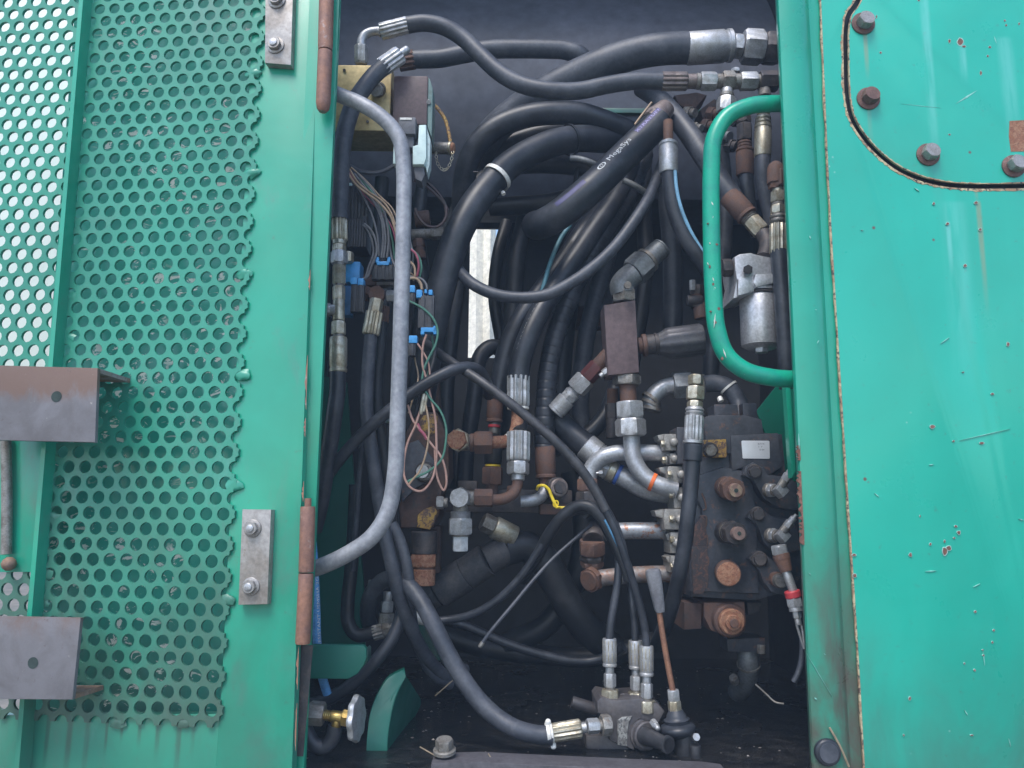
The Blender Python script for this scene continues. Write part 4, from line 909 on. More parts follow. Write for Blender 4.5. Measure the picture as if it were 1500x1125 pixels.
wire('grey wire bowing right from the coil boot to the black connector', L2, [(392, 325, .18), (430, 360, .17), (460, 430, .165), (465, 500, .165), (440, 570, .165), (405, 650, .17), (370, 665, .17)], 8, WGRY)
wire('second grey wire bowing inside the first beside the coil', L2, [(385, 330, .182), (415, 370, .175), (440, 440, .17), (445, 510, .17), (420, 580, .17), (395, 660, .172)], 7, WGRY)
wire('dark arc of cable under the yellow block', L1, [(285, 1005, .2), (370, 1048, .2), (470, 1055, .2), (540, 1030, .2), (600, 990, .2)], 14, RUB2, 'cable')
wire('grey wire sliding behind the bar to its right side', L2, [(540, 330, .17), (545, 450, .17), (560, 540, .17), (600, 610, .165), (660, 640, .16), (720, 665, .155), (745, 725, .15)], 7, WGRY)
wire('pink wire bowing out right of the bar', L2, [(600, 380, .16), (660, 465, .15), (705, 510, .145), (722, 570, .145), (715, 630, .15), (700, 665, .155)], 7, WRED)
wire('green wire bowing furthest right of the bar', L2, [(610, 400, .165), (680, 480, .155), (725, 530, .15), (738, 590, .15), (728, 650, .155)], 7, WGRN)
wire('pale tan wire bent close to the right side of the bar', L2, [(600, 470, .155), (660, 545, .15), (695, 585, .148), (698, 650, .15), (690, 668, .155)], 7, WTAN)
wire('tan wire arching down into the clipped connector', L2, [(620, 690, .155), (660, 660, .15), (710, 660, .148), (735, 690, .148), (742, 725, .148)], 8, WTAN)
wire('dark wire arching beside the tan one into the clipped connector', L2, [(620, 670, .16), (690, 650, .155), (745, 665, .15), (770, 700, .148), (772, 725, .148)], 7, WGRY)
wire('bright green wire arcing past the clipped connector', L2, [(650, 790, .15), (690, 808, .148), (760, 850, .146), (815, 910, .144), (838, 980, .144), (825, 1060, .144), (790, 1130, .145), (755, 1210, .145), (742, 1290, .146), (742, 1330, .146)], 7, WGRN)
wire('pink wire running long and looping below the connectors', L2, [(770, 1000, .146), (750, 1060, .145), (745, 1180, .145), (775, 1290, .145), (800, 1400, .145), (822, 1500, .144), (830, 1640, .144), (828, 1780, .144), (800, 1890, .144), (740, 1955, .144), (680, 1940, .145), (638, 1880, .146), (632, 1780, .147), (655, 1660, .147), (700, 1560, .146), (730, 1470, .146)], 7, PINK)
wire('short red wire twisting below the lowest connector', L2, [(715, 1055, .15), (745, 1100, .148), (780, 1170, .147), (790, 1240, .147), (790, 1320, .147)], 6, PINK)
wire('green wire with wide loop reaching the steel plug', L2, [(765, 1350, .142), (800, 1400, .142), (850, 1460, .141), (886, 1550, .141), (888, 1650, .142), (862, 1760, .144), (790, 1830, .146), (720, 1865, .147), (650, 1900, .148)], 7, WGRN)
wire('pale wire hanging in a narrow loop to the plug', L2, [(765, 1430, .145), (780, 1510, .143), (785, 1590, .143), (768, 1720, .143), (730, 1830, .145), (690, 1880, .146), (655, 1925, .147)], 6, WTAN)
wire('magenta wire crossing the others into the right hand loop', L2, [(655, 1430, .15), (690, 1530, .148), (740, 1590, .146), (800, 1670, .145), (855, 1740, .145), (886, 1830, .145), (890, 1920, .146), (875, 1950, .147), (845, 1900, .147), (828, 1830, .147), (820, 1700, .147)], 7, PINK)
wire('dark red wire short and thick over the yellow paint', L2, [(715, 1545, .149), (730, 1580, .147), (755, 1610, .146), (772, 1640, .146)], 10, WRED)
cs = thing('crimp_sleeves', 'two taped crimp sleeves where the looping wires join', 'crimp', L3(745, 440, .146))
fit(cs, L3, (755, 320, .146), (735, 445, .146), [('cyl', 0, 1, 13, ZINCY)]); fit(cs, L3, (775, 320, .146), (752, 430, .146), [('cyl', 0, 1, 10, ZINCY)])
for k, (lab, pts) in enumerate((('thin dark wire looping behind the bar near the coil boot', [(700, 230, .25), (720, 280, .25), (770, 335, .25), (840, 340, .25), (885, 290, .25), (890, 220, .25)]), ('thin brown wire slanting behind the bar under the white cover', [(690, 60, .22), (760, 90, .23), (830, 150, .24), (880, 210, .25), (888, 250, .25)]), ('second thin brown wire slanting beside the first', [(700, 40, .23), (770, 70, .24), (850, 150, .25), (900, 240, .26)]))):
    wire(lab, L2, pts, 9, grunge('wire_dark%d' % k, (.06, .035, .035), (.04, .03, .03)), 'wire')
bg_ = thing('back_fittings', 'dull pipe stub and elbows behind the right side of the bar', 'fitting', L2(760, 520, .36))
fit(bg_, L2, (680, 390, .36), (875, 382, .36), [('cyl', 0, .6, 32, ZINCD), ('hex', .6, 1, 40, ZINCD)])
fit(bg_, L2, (720, 420, .36), (735, 540, .36), [('hex', 0, .4, 36, BROWN), ('cyl', .4, .7, 28, BROWN), ('hex', .65, 1, 38, BROWN)])
fit(bg_, L2, (700, 300, .38), (790, 290, .38), [('cyl', 0, 1, 50, BROWN)])

# more loose wiring
rw = random.Random(31)
for k, (lab, base, mt, r) in enumerate((('brown wire sagging beside the ribbed coil', [(300, 10), (360, 110), (430, 190), (500, 260), (560, 350), (590, 470)], WRED, 5), ('pale wire outermost of the bundle above the blue seal', [(310, -20), (400, 60), (480, 150), (560, 230), (600, 320)], WTAN, 5), ('dark wire dropping left of the blue seal', [(320, 50), (390, 170), (440, 280), (470, 400), (480, 520)], WGRY, 6), ('green wire dipping behind the blue seal connector', [(360, 40), (450, 150), (520, 280), (560, 420), (575, 540)], WGRN, 6), ('grey wire hugging the right face of the bar', [(640, 380), (672, 440), (688, 520), (676, 610), (650, 680)], WGRY, 6), ('tan wire crossing under the small blue top', [(640, 600), (690, 640), (730, 700), (760, 790), (770, 880)], WTAN, 5), ('dark green wire trailing below the clipped connector', [(800, 1000), (812, 1080), (800, 1180), (770, 1270), (760, 1380)], WGRN, 6), ('white wire trailing left of the pink loop', [(690, 1050), (700, 1150), (720, 1260), (690, 1380), (660, 1480)], WTAN, 5), ('dark cable slanting behind the looping wires', [(840, 1000), (820, 1120), (790, 1240), (740, 1360), (700, 1500)], RUB3, 12))):
    wire(lab, L2, [(x, y, .17 + .01 * math.sin(k + i)) for i, (x, y) in enumerate(base)], r, mt)

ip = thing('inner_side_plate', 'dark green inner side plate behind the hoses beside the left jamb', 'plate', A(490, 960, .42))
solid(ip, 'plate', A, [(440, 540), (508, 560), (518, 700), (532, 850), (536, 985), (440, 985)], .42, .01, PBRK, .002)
# ================================================================== centre: loops, bundle and fittings
t = hose('hydraulic_hose', 'big dark loop hose over the printed hose in the upper middle', A, [(945, 212, .5), (925, 195, .47), (890, 180, .44), (847, 167, .42), (800, 166, .41), (760, 173, .41), (722, 190, .41), (697, 215, .42), (683, 248, .44), (678, 290, .47), (680, 330, .5)], 17, RUB, seg=20)
t = hose('hydraulic_hose', 'thick hose with pale tie band sweeping down left of the daylight slot', A, [(925, 205, .5), (890, 205, .46), (850, 203, .42), (812, 209, .39), (775, 224, .37), (745, 243, .35), (718, 270, .33), (693, 302, .31), (672, 340, .3), (658, 380, .3), (647, 420, .3), (636, 470, .31), (625, 530, .33), (615, 590, .36)], 21, RUB, seg=22)
band(t, A, (728, 260, .335), (716, 273, .328), 21.2, 3.2, TIEW)
fit(t, N1, (1170, 760, .33), (1185, 785, .328), [('hex', 0, 1, 26, TIEW, 'tie_head')]); fit(t, N1, (905, 540, .33), (850, 540, .33), [('cyl', 0, 1, 10, DARKM, 'tie_tail')])
band(t, A, (835, 205, .41), (812, 209, .39), 21.2, 2, RUB3, 'joint_ring')
t = hose('printed_hose', 'thick black hose with white lettering slanting through the upper middle', A, [(968, 176, .33), (940, 204, .32), (905, 238, .3), (870, 272, .28), (840, 298, .28), (815, 317, .29), (795, 328, .32), (785, 330, .38)], 22.5, RUB, seg=26)
fit(t, C1, (650, 690, .33), (735, 590, .345), [('ring', 0, .35, 80, DUSTB), ('taper', .3, 1, 72, DUSTB)])
VIO = flat('violet_print', (.12, .09, .38), .6)
PH = spline([A(*p) for p in ((785, 330, .38), (795, 328, .32), (815, 317, .29), (840, 298, .28), (870, 272, .28), (905, 238, .3), (940, 204, .32), (968, 176, .33))], 10); PR = 22.5 * mpp(A(870, 272, .28))
def arc(C, x):
    s = 0
    for i in range(len(C) - 1):
        q = M3.inverted() @ (C[i + 1] - CAMP)
        s += (C[i + 1] - C[i]).length
        if -q.x / q.z * FPX + CX >= x: return s
    return s
print_on(t, PH, PR, arc(PH, 889), arc(PH, 922), .62, .0155, 'MegaSys', PRINT)
print_on(t, PH, PR, arc(PH, 877), arc(PH, 886), .62, .017, 'O', PRINT, 'emblem')
print_on(t, PH, PR, arc(PH, 880), arc(PH, 883), .62, .009, 'O', PRINT, 'emblem')
VIOB = flat('violet_band', (.035, .035, .13), .5)
def stripe(parent, C, r, s0, s1, a0, a1, mat, name):
    vs, fs = [], []; n = 24
    def at(s):
        for i in range(len(C) - 1):
            l = (C[i + 1] - C[i]).length
            if s <= l or i == len(C) - 2: return C[i] + (C[i + 1] - C[i]) * (s / l), (C[min(i + 2, len(C) - 1)] - C[max(i - 1, 0)]).normalized()
            s -= l
    for k in range(n + 1):
        p, T = at(s0 + (s1 - s0) * k / n); c = (CAMP - p); c = (c - T * c.dot(T)).normalized(); sd = c.cross(T)
        for m_ in range(5):
            a = a0 + (a1 - a0) * m_ / 4; vs.append(p + (c * math.cos(a) + sd * math.sin(a)) * (r + .0004))
    for k in range(n):
        for m_ in range(4): fs.append((k * 5 + m_, k * 5 + m_ + 1, k * 5 + m_ + 6, k * 5 + m_ + 5))
    return mk(name, vs, fs, mat, parent, 40)
stripe(t, PH, PR, arc(PH, 930), arc(PH, 972) , .48, .86, VIOB, 'violet_stripe')
print_on(t, PH, PR, arc(PH, 933), arc(PH, 966), .66, .0095, 'XTRATUFF', flat('violet_letters', (.35, .32, .62), .6))
stripe(t, PH, PR, arc(PH, 822), arc(PH, 858), .5, .85, VIOB, 'violet_stripe')
t = hose('hydraulic_hose', 'dark horizontal hose behind the tie band above the slot', A, [(718, 304, .58), (760, 301, .57), (800, 298, .56), (850, 285, .56), (900, 262, .57)], 14, RUB3)
t = hose('hydraulic_hose', 'thin hose swagging across the daylight slot in the middle', A, [(664, 384, .33), (677, 402, .3), (694, 417, .28), (722, 430, .27), (760, 436, .265), (800, 432, .26), (835, 415, .26), (868, 392, .26), (900, 362, .27), (928, 325, .28), (950, 290, .3), (965, 255, .34), (975, 225, .4)], 8.8, RUB2)
# bundle running down to the ferrules
t = hose('hydraulic_hose', 'left hose of the centre bundle ending in a rusty ferrule', A, [(905, 255, .56), (880, 300, .52), (850, 345, .47), (822, 388, .45), (790, 430, .43), (763, 468, .42), (745, 505, .42), (735, 545, .42), (728, 585, .42)], 14.5, RUB)
fit(t, N2, (850, 130, .42), (835, 470, .42), [('smooth', 0, .7, 76, BROWN), ('ring', .76, .84, 58, REDB), ('cyl', .7, 1, 46, ZINCD)])
fit(t, N2, (830, 610, .42), (815, 1000, .42), [('cyl', -.1, .35, 82, RUB3), ('ring', .36, .42, 72, TIEY), ('hex', .43, .84, 100, BROWN), ('cyl', .82, 1.05, 56, BROWN)])
t = hose('hydraulic_hose', 'middle bundle hose ending in a bright zinc ferrule', A, [(925, 240, .54), (903, 288, .48), (868, 340, .43), (838, 385, .4), (812, 425, .38), (787, 465, .36), (770, 505, .35), (762, 535, .35), (759, 556, .35)], 15.3, RUB)
fit(t, N2, (1058, -60, .35), (1056, 250, .35), [('ferrule', 0, .93, 108, ZINC), ('ring', .92, 1, 100, TIEW)])
tube('elbow', [N2(1052, 250, .35), N2(1050, 320, .35), N2(1042, 410, .345), N2(1010, 495, .34), (N2(950, 540, .335)), N2(880, 548, .33), N2(800, 550, .33)], N2.r(57, N2(1050, 320, .35)), RUST, t, 18)
band(t, N2, (965, 533, .336), (900, 548, .332), 59, 16, TIEW)
fit(t, N2, (822, 552, .33), (655, 552, .33), [('hex', 0, 1, 108, BROWN)])
# dotted print line on it
IC = spline([A(*p) for p in ((759, 556, .35), (762, 535, .35), (770, 505, .35), (787, 465, .36), (812, 425, .38), (838, 385, .4))], 10)
print_on(t, IC, 15.3 * mpp(IC[10]), .06, .19, .75, .004, '- - -- - --- - - -- - - --', PRINT)
t = hose('hydraulic_hose', 'right bundle hose with coiled wrap ending in a brown ferrule', A, [(945, 225, .58), (922, 283, .52), (890, 335, .47), (860, 385, .45), (833, 440, .43), (813, 495, .42), (803, 545, .41), (799, 600, .4), (797, 655, .4)], 14.6, RUB, wrap=.02)
fit(t, N2, (1300, 560, .4), (1312, 960, .4), [('taper', .1, .0, 66, ZINCD), ('smooth', .06, .8, 94, BROWN), ('cyl', .78, 1.02, 62, BROWN)])
tube('elbow', [N2(1312, 940, .4), N2(1300, 1000, .39), N2(1250, 1060, .38), N2(1170, 1085, .37), N2(1080, 1090, .37)], N2.r(54, N2(1300, 1000, .39)), PIPE, t, 16)
t = hose('hydraulic_hose', 'deep dark hose beside the wrapped one in the middle', A, [(880, 300, .62), (850, 370, .6), (832, 450, .58), (822, 540, .56), (818, 640, .54)], 15, RUB3)
t = hose('hydraulic_hose', 'dark upright hose right of the daylight slot', A, [(770, 320, .62), (757, 380, .6), (752, 450, .6), (748, 540, .6)], 14, RUB3)
t = hose('striped_hose', 'narrow hose with pale blue stripe in the middle bundle', A, [(835, 330, .42), (822, 348, .41), (806, 385, .39), (796, 420, .38), (780, 470, .4)], 3.2, flat('stripe_teal', (.1, .25, .3), .5))
# ferruled lower pipe
lp = thing('bent_pipe', 'brown bent pipe under a bright zinc ferrule at the centre', 'pipe', N2(820, 1070, .31))
fit(lp, N2, (1060, 455, .33), (1054, 900, .32), [('ferrule', 0, .62, 112, ZINC), ('hex', .62, .88, 104, ZINC), ('ring', .87, 1, 62, ZINC)])
tube('pipe', [N2(1052, 880, .32), N2(1045, 950, .32), N2(1010, 1020, .315), N2(940, 1062, .31), N2(870, 1075, .31), N2(800, 1072, .31)], N2.r(50, N2(1050, 900, .32)), BROWN, lp, 16)
tube('hose_tube', [N2(1062, 470, .335), N2(1075, 350, .38), N2(1090, 200, .45), N2(1100, 0, .5)], N2.r(70, N2(1062, 470, .33)), RUB3, lp, 14)
fit(lp, N2, (822, 1060, .31), (655, 1058, .31), [('hex', 0, 1, 86, BROWN)])
tee = thing('tee_fitting', 'steel tee with hexagon face joined to the brown bent pipe', 'fitting', L4(762, 160, .3))
fit(tee, N2, (560, 1058, .33), (515, 1056, .27), [('cyl', 0, .55, 80, ZINCD), ('hex', .55, 1, 96, ZINC)])
fit(tee, N2, (655, 1060, .31), (500, 1060, .31), [('cyl', 0, 1, 70, ZINCD)])
fit(tee, L3, (885, 985, .31), (832, 985, .31), [('ring', -.3, .3, 30, ZINCD), ('hex', .2, 1, 40, ZINC)])
fit(tee, L4, (764, -40, .3), (762, 172, .3), [('cyl', 0, .2, 34, ZINCD), ('thread', .18, .34, 46, ZINC), ('hex', .32, .66, 56, ZINC), ('ring', .64, .7, 40, ZINCD), ('hex', .68, 1, 36, flat('white_nylon', (.55, .58, .6), .4), 'plug')])
tee2 = thing('tee_fitting', 'rusty tee with hexagon plug joined to the rust red elbow', 'fitting', N2(490, 640, .31))
fit(tee2, N2, (540, 540, .33), (488, 525, .27), [('cyl', 0, .5, 92, ZINCD), ('hex', .45, .75, 108, ZINCY), ('hex', .75, 1, 95, RUST)])
fit(tee2, N2, (655, 553, .33), (520, 548, .33), [('ring', 0, .3, 84, BROWN), ('cyl', .25, 1, 76, ZINCD)])
man = thing('manifold_bar', 'dark rust stained manifold bar behind the centre tees', 'manifold', N2(900, 1120, .42))
block(man, 'bar', L3, 870, 900, 1660, 1050, .43, .06, DARKM, .004)
block(man, 'boss', L3, 960, 850, 1080, 910, .42, .04, DARKM, .004); block(man, 'boss', L3, 1260, 880, 1330, 930, .42, .04, BROWN, .004)
fit(man, C3, (110, 700, .4), (150, 690, .36), [('cyl', 0, .8, 60, DARKM), ('ring', .75, 1, 50, DUSTB), ('hex', .9, 1.1, 38, DARKM)])
block(man, 'foot', C3, 40, 780, 190, 840, .4, .05, BROWN, .004)
yt = thing('yellow_tie', 'bright yellow cable tie knotted round the pipe elbow', 'cable tie', C3(140, 810, .36))
tube('loop', [C3(25, 700, .37), C3(35, 682, .355), C3(62, 680, .352), C3(88, 700, .352), C3(105, 740, .352), C3(118, 768, .35), C3(135, 800, .35)], C3.r(9, C3(62, 680, .36)), TIEY, yt, 8)
mk('knot', *torus(C3(128, 780, .35), Vector((.4, 0, 1)).normalized(), Vector((0, 1, 0)), .005, .0016, 14, 6, 1.3), TIEY, yt, 60)
mk('knot', *torus(C3(142, 800, .349), Vector((1, .3, .2)).normalized(), Vector((0, .3, 1)), .0042, .0015, 14, 6, 1.2), TIEY, yt, 60)
tube('tail', [C3(135, 800, .35), C3(170, 800, .348), C3(205, 798, .346)], C3.r(7, C3(62, 680, .36)), TIEY, yt, 8)
# the brown casting behind the wires
ca = thing('rusty_casting', 'brown rusty motor casting with yellow paint behind the looping wires', 'casting', L4(600, 320, .33))
CAST = grunge('casting_brown', (.075, .045, .038), (.1, .055, .04), (.05, .045, .045), .75, .1, 18, (.4, .65), (.5, .68), .12, .4)
cab = solid(ca, 'body', L3, [(640, 560), (690, 470), (750, 430), (830, 430), (860, 500), (905, 600), (910, 820), (860, 930), (850, 1050), (810, 1140), (610, 1140), (600, 1000), (640, 900)], .34, .12, CAST, .006)
solid(ca, 'upper_web', L3, [(750, 200), (840, 210), (850, 420), (740, 430)], .37, .05, CAST, .004)
solid(ca, 'plate', L3, [(610, 640), (720, 600), (830, 740), (820, 830), (700, 900), (620, 980)], .325, .02, VALVE, .003)
solid(cab, 'yellow_patch', L3, [(725, 490), (750, 452), (800, 440), (835, 455), (840, 520), (820, 560), (780, 580), (740, 555)], .337, .01, YPAINT, .003)
solid(cab, 'yellow_patch', L3, [(715, 1060), (760, 1020), (815, 1005), (835, 1040), (820, 1100), (790, 1150), (710, 1135)], .336, .01, YPAINT, .003)
fit(cab, L3, (770, 800, .33), (745, 795, .29), [('ring', 0, .35, 66, DARKM), ('ring', .3, .6, 52, ZINCD), ('hex', .55, 1, 44, ZINC, 'bolt')])
fit(ca, L4, (604, 85, .34), (598, 322, .34), [('cyl', 0, .42, 58, DARKM), ('hex', .42, .66, 62, RUST), ('ring', .66, .72, 50, BROWN), ('cyl', .7, 1, 54, RUST)])
block(ca, 'rear_flange', L4, 590, 60, 672, 270, .38, .05, CAST, .004)
fit(ca, L3, (560, 485, .33), (525, 480, .31), [('hex', 0, 1, 20, ZINC, 'bolt')])
# daylight beyond the slot
ps = thing('pale_post', 'pale weathered post seen through the slot in the back wall', 'post', Vector((A(705, 540, 3.3).x, 3.3, GZ)))
PPALE = grunge('weathered_pale', (.85, .8, .68), (.75, .7, .58), (.5, .46, .34), .6, 0, 6, (.4, .65), (.6, .75), .1, .05)
a, b = A(706, 300, 3.3), A(707, 620, 3.3); m = mpp(a)
vs, fs = [], []
for p in (a + Vector((0, 0, .6)), Vector((b.x, b.y, GZ))):
    for dx, dy in ((-34, .05), (-8, 0), (2, .03), (12, 0), (19, .05), (19, .15), (-34, .15)): vs.append(p + Vector((dx * m, dy, 0)))
n = 7; fs = [(i, (i + 1) % n, n + (i + 1) % n, n + i) for i in range(n)] + [tuple(range(n)), tuple(range(n, 2 * n))]
mk('post', vs, fs, PPALE, ps, 25)
LEAFM = grunge('bush_leaf', (.09, .16, .03), (.16, .2, .06), (.2, .17, .08), .6, 0, 3, (.4, .6), (.55, .7), .1, .1)
def bush(label, c, R, nl):
    t = thing('bush', label, 'bush', Vector((c.x, c.y, GZ)))
    rnd = random.Random(4); vs, fs = [], []
    for i in range(nl):
        d = Vector((rnd.gauss(0, 1), rnd.gauss(0, 1), rnd.gauss(0, 1))).normalized() * R * (.45 + .55 * rnd.random()); p = c + Vector((d.x, d.y, d.z * 1.2))
        a = Vector((rnd.gauss(0, 1), rnd.gauss(0, 1), rnd.gauss(0, 1))).normalized(); b_ = a.orthogonal().normalized(); s = .03 + .03 * rnd.random()
        k = len(vs); vs += [p - a * s, p + b_ * s * .45 + a * s * .1, p + a * s, p - b_ * s * .45 + a * s * .1]; fs.append((k, k + 1, k + 2, k + 3))
    mk('crown', vs, fs, LEAFM, t, 0)
    tube('trunk', [Vector((c.x, c.y, GZ)), c + Vector((.03, 0, -R * .6)), c + Vector((-.02, .02, R * .3))], .03, BROWN, t, 8)
bush('green bush in daylight beyond the slot', A(735, 500, 4.6) + Vector((0, 0, -.1)), .7, 2200)

# deeper hoses that fill the bundle
for lab, pts, r, mt in (('deep hose behind the middle bundle hose', [(865, 300, .52), (838, 360, .5), (800, 430, .48), (772, 505, .48), (752, 580, .49), (745, 660, .5)], 14, RUB),
  ('deep hose right of the wrapped bundle hose', [(925, 240, .62), (908, 310, .58), (880, 410, .55), (858, 500, .54), (850, 590, .54), (856, 680, .55)], 13, RUB2),
  ('deep upright hose left of the manifold block', [(945, 215, .66), (942, 300, .62), (946, 380, .6), (938, 460, .6), (920, 560, .6)], 12, RUB3),
  ('deep loop hose under the big dark loop', [(690, 262, .56), (720, 228, .55), (770, 202, .54), (845, 190, .54), (930, 222, .56)], 15, RUB),
  ('deep loop hose meeting the printed hose', [(655, 345, .54), (690, 280, .52), (742, 246, .51), (800, 240, .51), (870, 250, .52), (915, 285, .54)], 14, RUB3),
  ('deep upright hose left of the slot behind the thick hose', [(672, 400, .58), (660, 490, .56), (652, 590, .55), (656, 720, .55)], 13, RUB3),
  ('deep upright hose under the slot', [(745, 520, .64), (722, 508, .63), (704, 522, .62), (695, 580, .6), (682, 680, .6), (680, 760, .6)], 12, RUB),
  ('slim dark hose bordering the right of the slot', [(742, 325, .72), (729, 375, .7), (724, 435, .7), (734, 500, .7), (742, 570, .7)], 9, RUB3),
  ('deep hose bowing down behind the yellow tie', [(838, 690, .6), (856, 770, .6), (842, 850, .6), (800, 915, .6), (740, 945, .62)], 17, RUB3),
  ('deep hose crossing from manifold block to pipes', [(905, 560, .52), (882, 615, .5), (842, 648, .5), (790, 660, .52)], 12, RUB),
  ('deep hose running down behind the grab handle', [(1052, 190, .52), (1062, 290, .5), (1058, 390, .5), (1046, 480, .5), (1040, 560, .5)], 12, RUB),
  ('deep hose behind the ribbed coil at the left', [(560, 262, .34), (554, 340, .33), (562, 430, .33), (548, 510, .34), (540, 620, .35)], 11, RUB3),
  ('deep hose beside the back fittings right of the bar', [(622, 250, .4), (612, 330, .4), (620, 420, .4), (606, 520, .42)], 10, RUB),
  ('low deep hose lying along the back of the floor', [(600, 905, .62), (680, 940, .62), (780, 958, .62), (880, 962, .62), (960, 940, .62)], 15, RUB3)):
    hose('hydraulic_hose', lab, A, pts, r, mt)
# ================================================================== right of centre: block, pipes, control valve
OX = grunge('oxide_block', (.12, .082, .085), (.095, .066, .068), (.15, .09, .075), .6, .1, 14, (.4, .65), (.62, .75), .12, .15)
cb = thing('manifold_block', 'upright purplish brown steel manifold block right of centre', 'manifold', C2(500, 1010, .3))
solid(cb, 'block', C2, [(392, 625), (565, 597), (587, 995), (415, 1012)], .3, .07, OX, .003)
fit(cb, C2, (503, 610, .33), (500, 545, .33), [('hex', 0, 1, 68, ZINCD)])
GREYF = grunge('grey_fitting', (.2, .215, .225), (.15, .155, .16), (.1, .09, .085), .5, .4, 30, (.4, .65), (.62, .75), .12, .15)
tube('elbow', [C2(498, 565, .33), C2(490, 520, .33), C2(510, 490, .33), C2(560, 450, .33)], C2.r(66, C2(500, 540, .33)), GREYF, cb, 18)
fit(cb, C2, (520, 520, .29), (524, 515, .265), [('cyl', 0, 1, 20, ZINCD, 'boss')])
fit(cb, C2, (530, 470, .33), (710, 310, .35), [('hex', .12, .5, 82, GREYF), ('ring', .5, .6, 74, ZINCD), ('smooth', .58, 1, 58, GREYF)])
fit(cb, C2, (580, 850, .34), (930, 812, .33), [('cyl', 0, .08, 45, BROWN), ('ring', .06, .14, 62, BROWN), ('cyl', .1, .33, 56, DARKM), ('ring', .26, .3, 62, DARKM)])
p0, p1 = C2(690, 842, .34), C2(940, 812, .33); rr = C2.r(88, p0)
mk('coupling', *lathe(p0, p1, [(0, rr * .7), (.1, rr * .8), (.2, rr * .97), (.26, rr), (.95, rr * 1.02), (1, rr * .9)], 40, .08, 10), grunge('coupling_grey', (.075, .075, .085), (.1, .1, .105), (.12, .08, .06), .45, .3, 40), cb, 40)
fit(cb, C2, (518, 1010, .33), (518, 1066, .33), [('hex', 0, 1, 78, ZINCD)])
fit(cb, C2, (522, 1060, .33), (528, 1160, .33), [('cyl', 0, 1, 46, BROWN)])
fit(cb, C3, (531, 220, .33), (541, 408, .33), [('hex', 0, .48, 82, ZINC), ('hex', .5, 1, 85, ZINC)])
fit(cb, C3, (440, 150, .42), (440, 420, .42), [('cyl', 0, .3, 30, BROWN), ('hex', .3, .6, 42, DARKM), ('cyl', .6, 1, 36, DARKM)])
p1_ = thing('bent_steel_pipe', 'grey steel pipe with orange band curving into the valve flange', 'pipe', C3(765, 700, .31))
tube('pipe', [C3(543, 390, .33), C3(546, 460, .33), C3(558, 540, .325), C3(600, 612, .32), C3(655, 658, .315), C3(715, 685, .31), C3(790, 705, .31)], C3.r(47, C3(546, 460, .33)), PIPE, p1_, 20)
band(p1_, C3, (660, 661, .314), (715, 685, .31), 48, 10, ORANGE, 'orange_band')
p2_ = thing('bent_steel_pipe', 'grey steel pipe curving down left from the upper valve flange', 'pipe', C3(300, 760, .36))
tube('pipe', [C3(745, 502, .35), C3(620, 500, .35), C3(510, 498, .35), C3(430, 508, .35), C3(368, 535, .355), C3(325, 585, .36), C3(305, 650, .36), C3(302, 700, .36)], C3.r(45, C3(510, 498, .35)), PIPE, p2_, 20)
fit(p2_, C3, (303, 630, .36), (305, 790, .36), [('ring', 0, .1, 50, ZINC), ('hex', .08, .5, 62, BROWN), ('hex', .52, 1, 68, DARKM)])
p3_ = thing('bent_steel_pipe', 'grey steel pipe with dark blue band under the orange banded one', 'pipe', C3(780, 735, .37))
tube('pipe', [C3(400, 590, .38), C3(450, 610, .38), C3(520, 645, .375), C3(600, 690, .37), C3(680, 715, .37), C3(790, 728, .37)], C3.r(54, C3(520, 645, .375)), PIPE, p3_, 20)
band(p3_, C3, (470, 620, .378), (520, 645, .375), 55, 9, BLUEB, 'blue_band')
fit(p3_, C3, (375, 575, .38), (455, 612, .38), [('hex', 0, .45, 60, ZINC), ('ring', .45, 1, 60, ZINCY)])
fit(p3_, N3, (470, 690, .34), (400, 700, .34), [('hex', 0, .6, 26, ZINC), ('cyl', .5, 1, 14, ZINC)])
p4_ = thing('bent_steel_pipe', 'straight rust topped pipe entering the middle valve flange', 'pipe', C3(770, 940, .36))
tube('pipe', [C3(770, 928, .36), C3(640, 928, .36), C3(480, 930, .37), C3(400, 940, .38)], C3.r(46, C3(640, 928, .36)), grunge('pipe_rust_top', (.3, .32, .35), (.24, .25, .27), (.26, .13, .08), .45, .4, 26, (.4, .65), (.54, .62), .12, .15), p4_, 20)
p5_ = thing('bent_steel_pipe', 'lowest rusty pipe leaving a large brown nut leftwards', 'pipe', C4(280, 180, .36))
tube('pipe', [C4(725, 140, .36), C4(600, 142, .36), C4(480, 148, .36), C4(380, 158, .36), C4(300, 168, .365)], C4.r(42, C4(480, 148, .36)), grunge('pipe_rusty', (.24, .23, .23), (.22, .15, .12), (.24, .12, .08), .5, .3, 26, (.4, .6), (.54, .64), .12, .15), p5_, 20)
fit(p5_, C4, (310, 165, .365), (255, 190, .34), [('hex', 0, .4, 68, BROWN), ('ring', .1, .5, 52, BROWN)])
p6_ = thing('stacked_unions', 'pair of large brown hexagon unions stacked left of the lower pipes', 'fitting', C3(325, 1120, .37))
fit(p6_, N4, (370, 330, .4), (365, 560, .33), [('cyl', 0, .6, 95, DARKM), ('ring', .3, .6, 120, DARKM)])
fit(p6_, N4, (355, 560, .37), (355, 760, .38), [('hex', -.5, .25, 150, BROWN), ('hex', .3, .6, 140, DARKM), ('hex', .62, .95, 130, BROWN)])
t = hose('hydraulic_hose', 'thick dark hose slanting into the banded pipes right of centre', C3, [(60, 230, .44), (130, 310, .43), (200, 380, .42), (270, 440, .41), (345, 505, .4)], 66, RUB)
fit(t, C3, (290, 460, .4), (365, 522, .395), [('smooth', 0, 1, 74, ZINC)])
dg = thing('diagonal_fitting', 'zinc fitting with crimped ferrule sloping beside the brown block', 'fitting', C3(125, 275, .36))
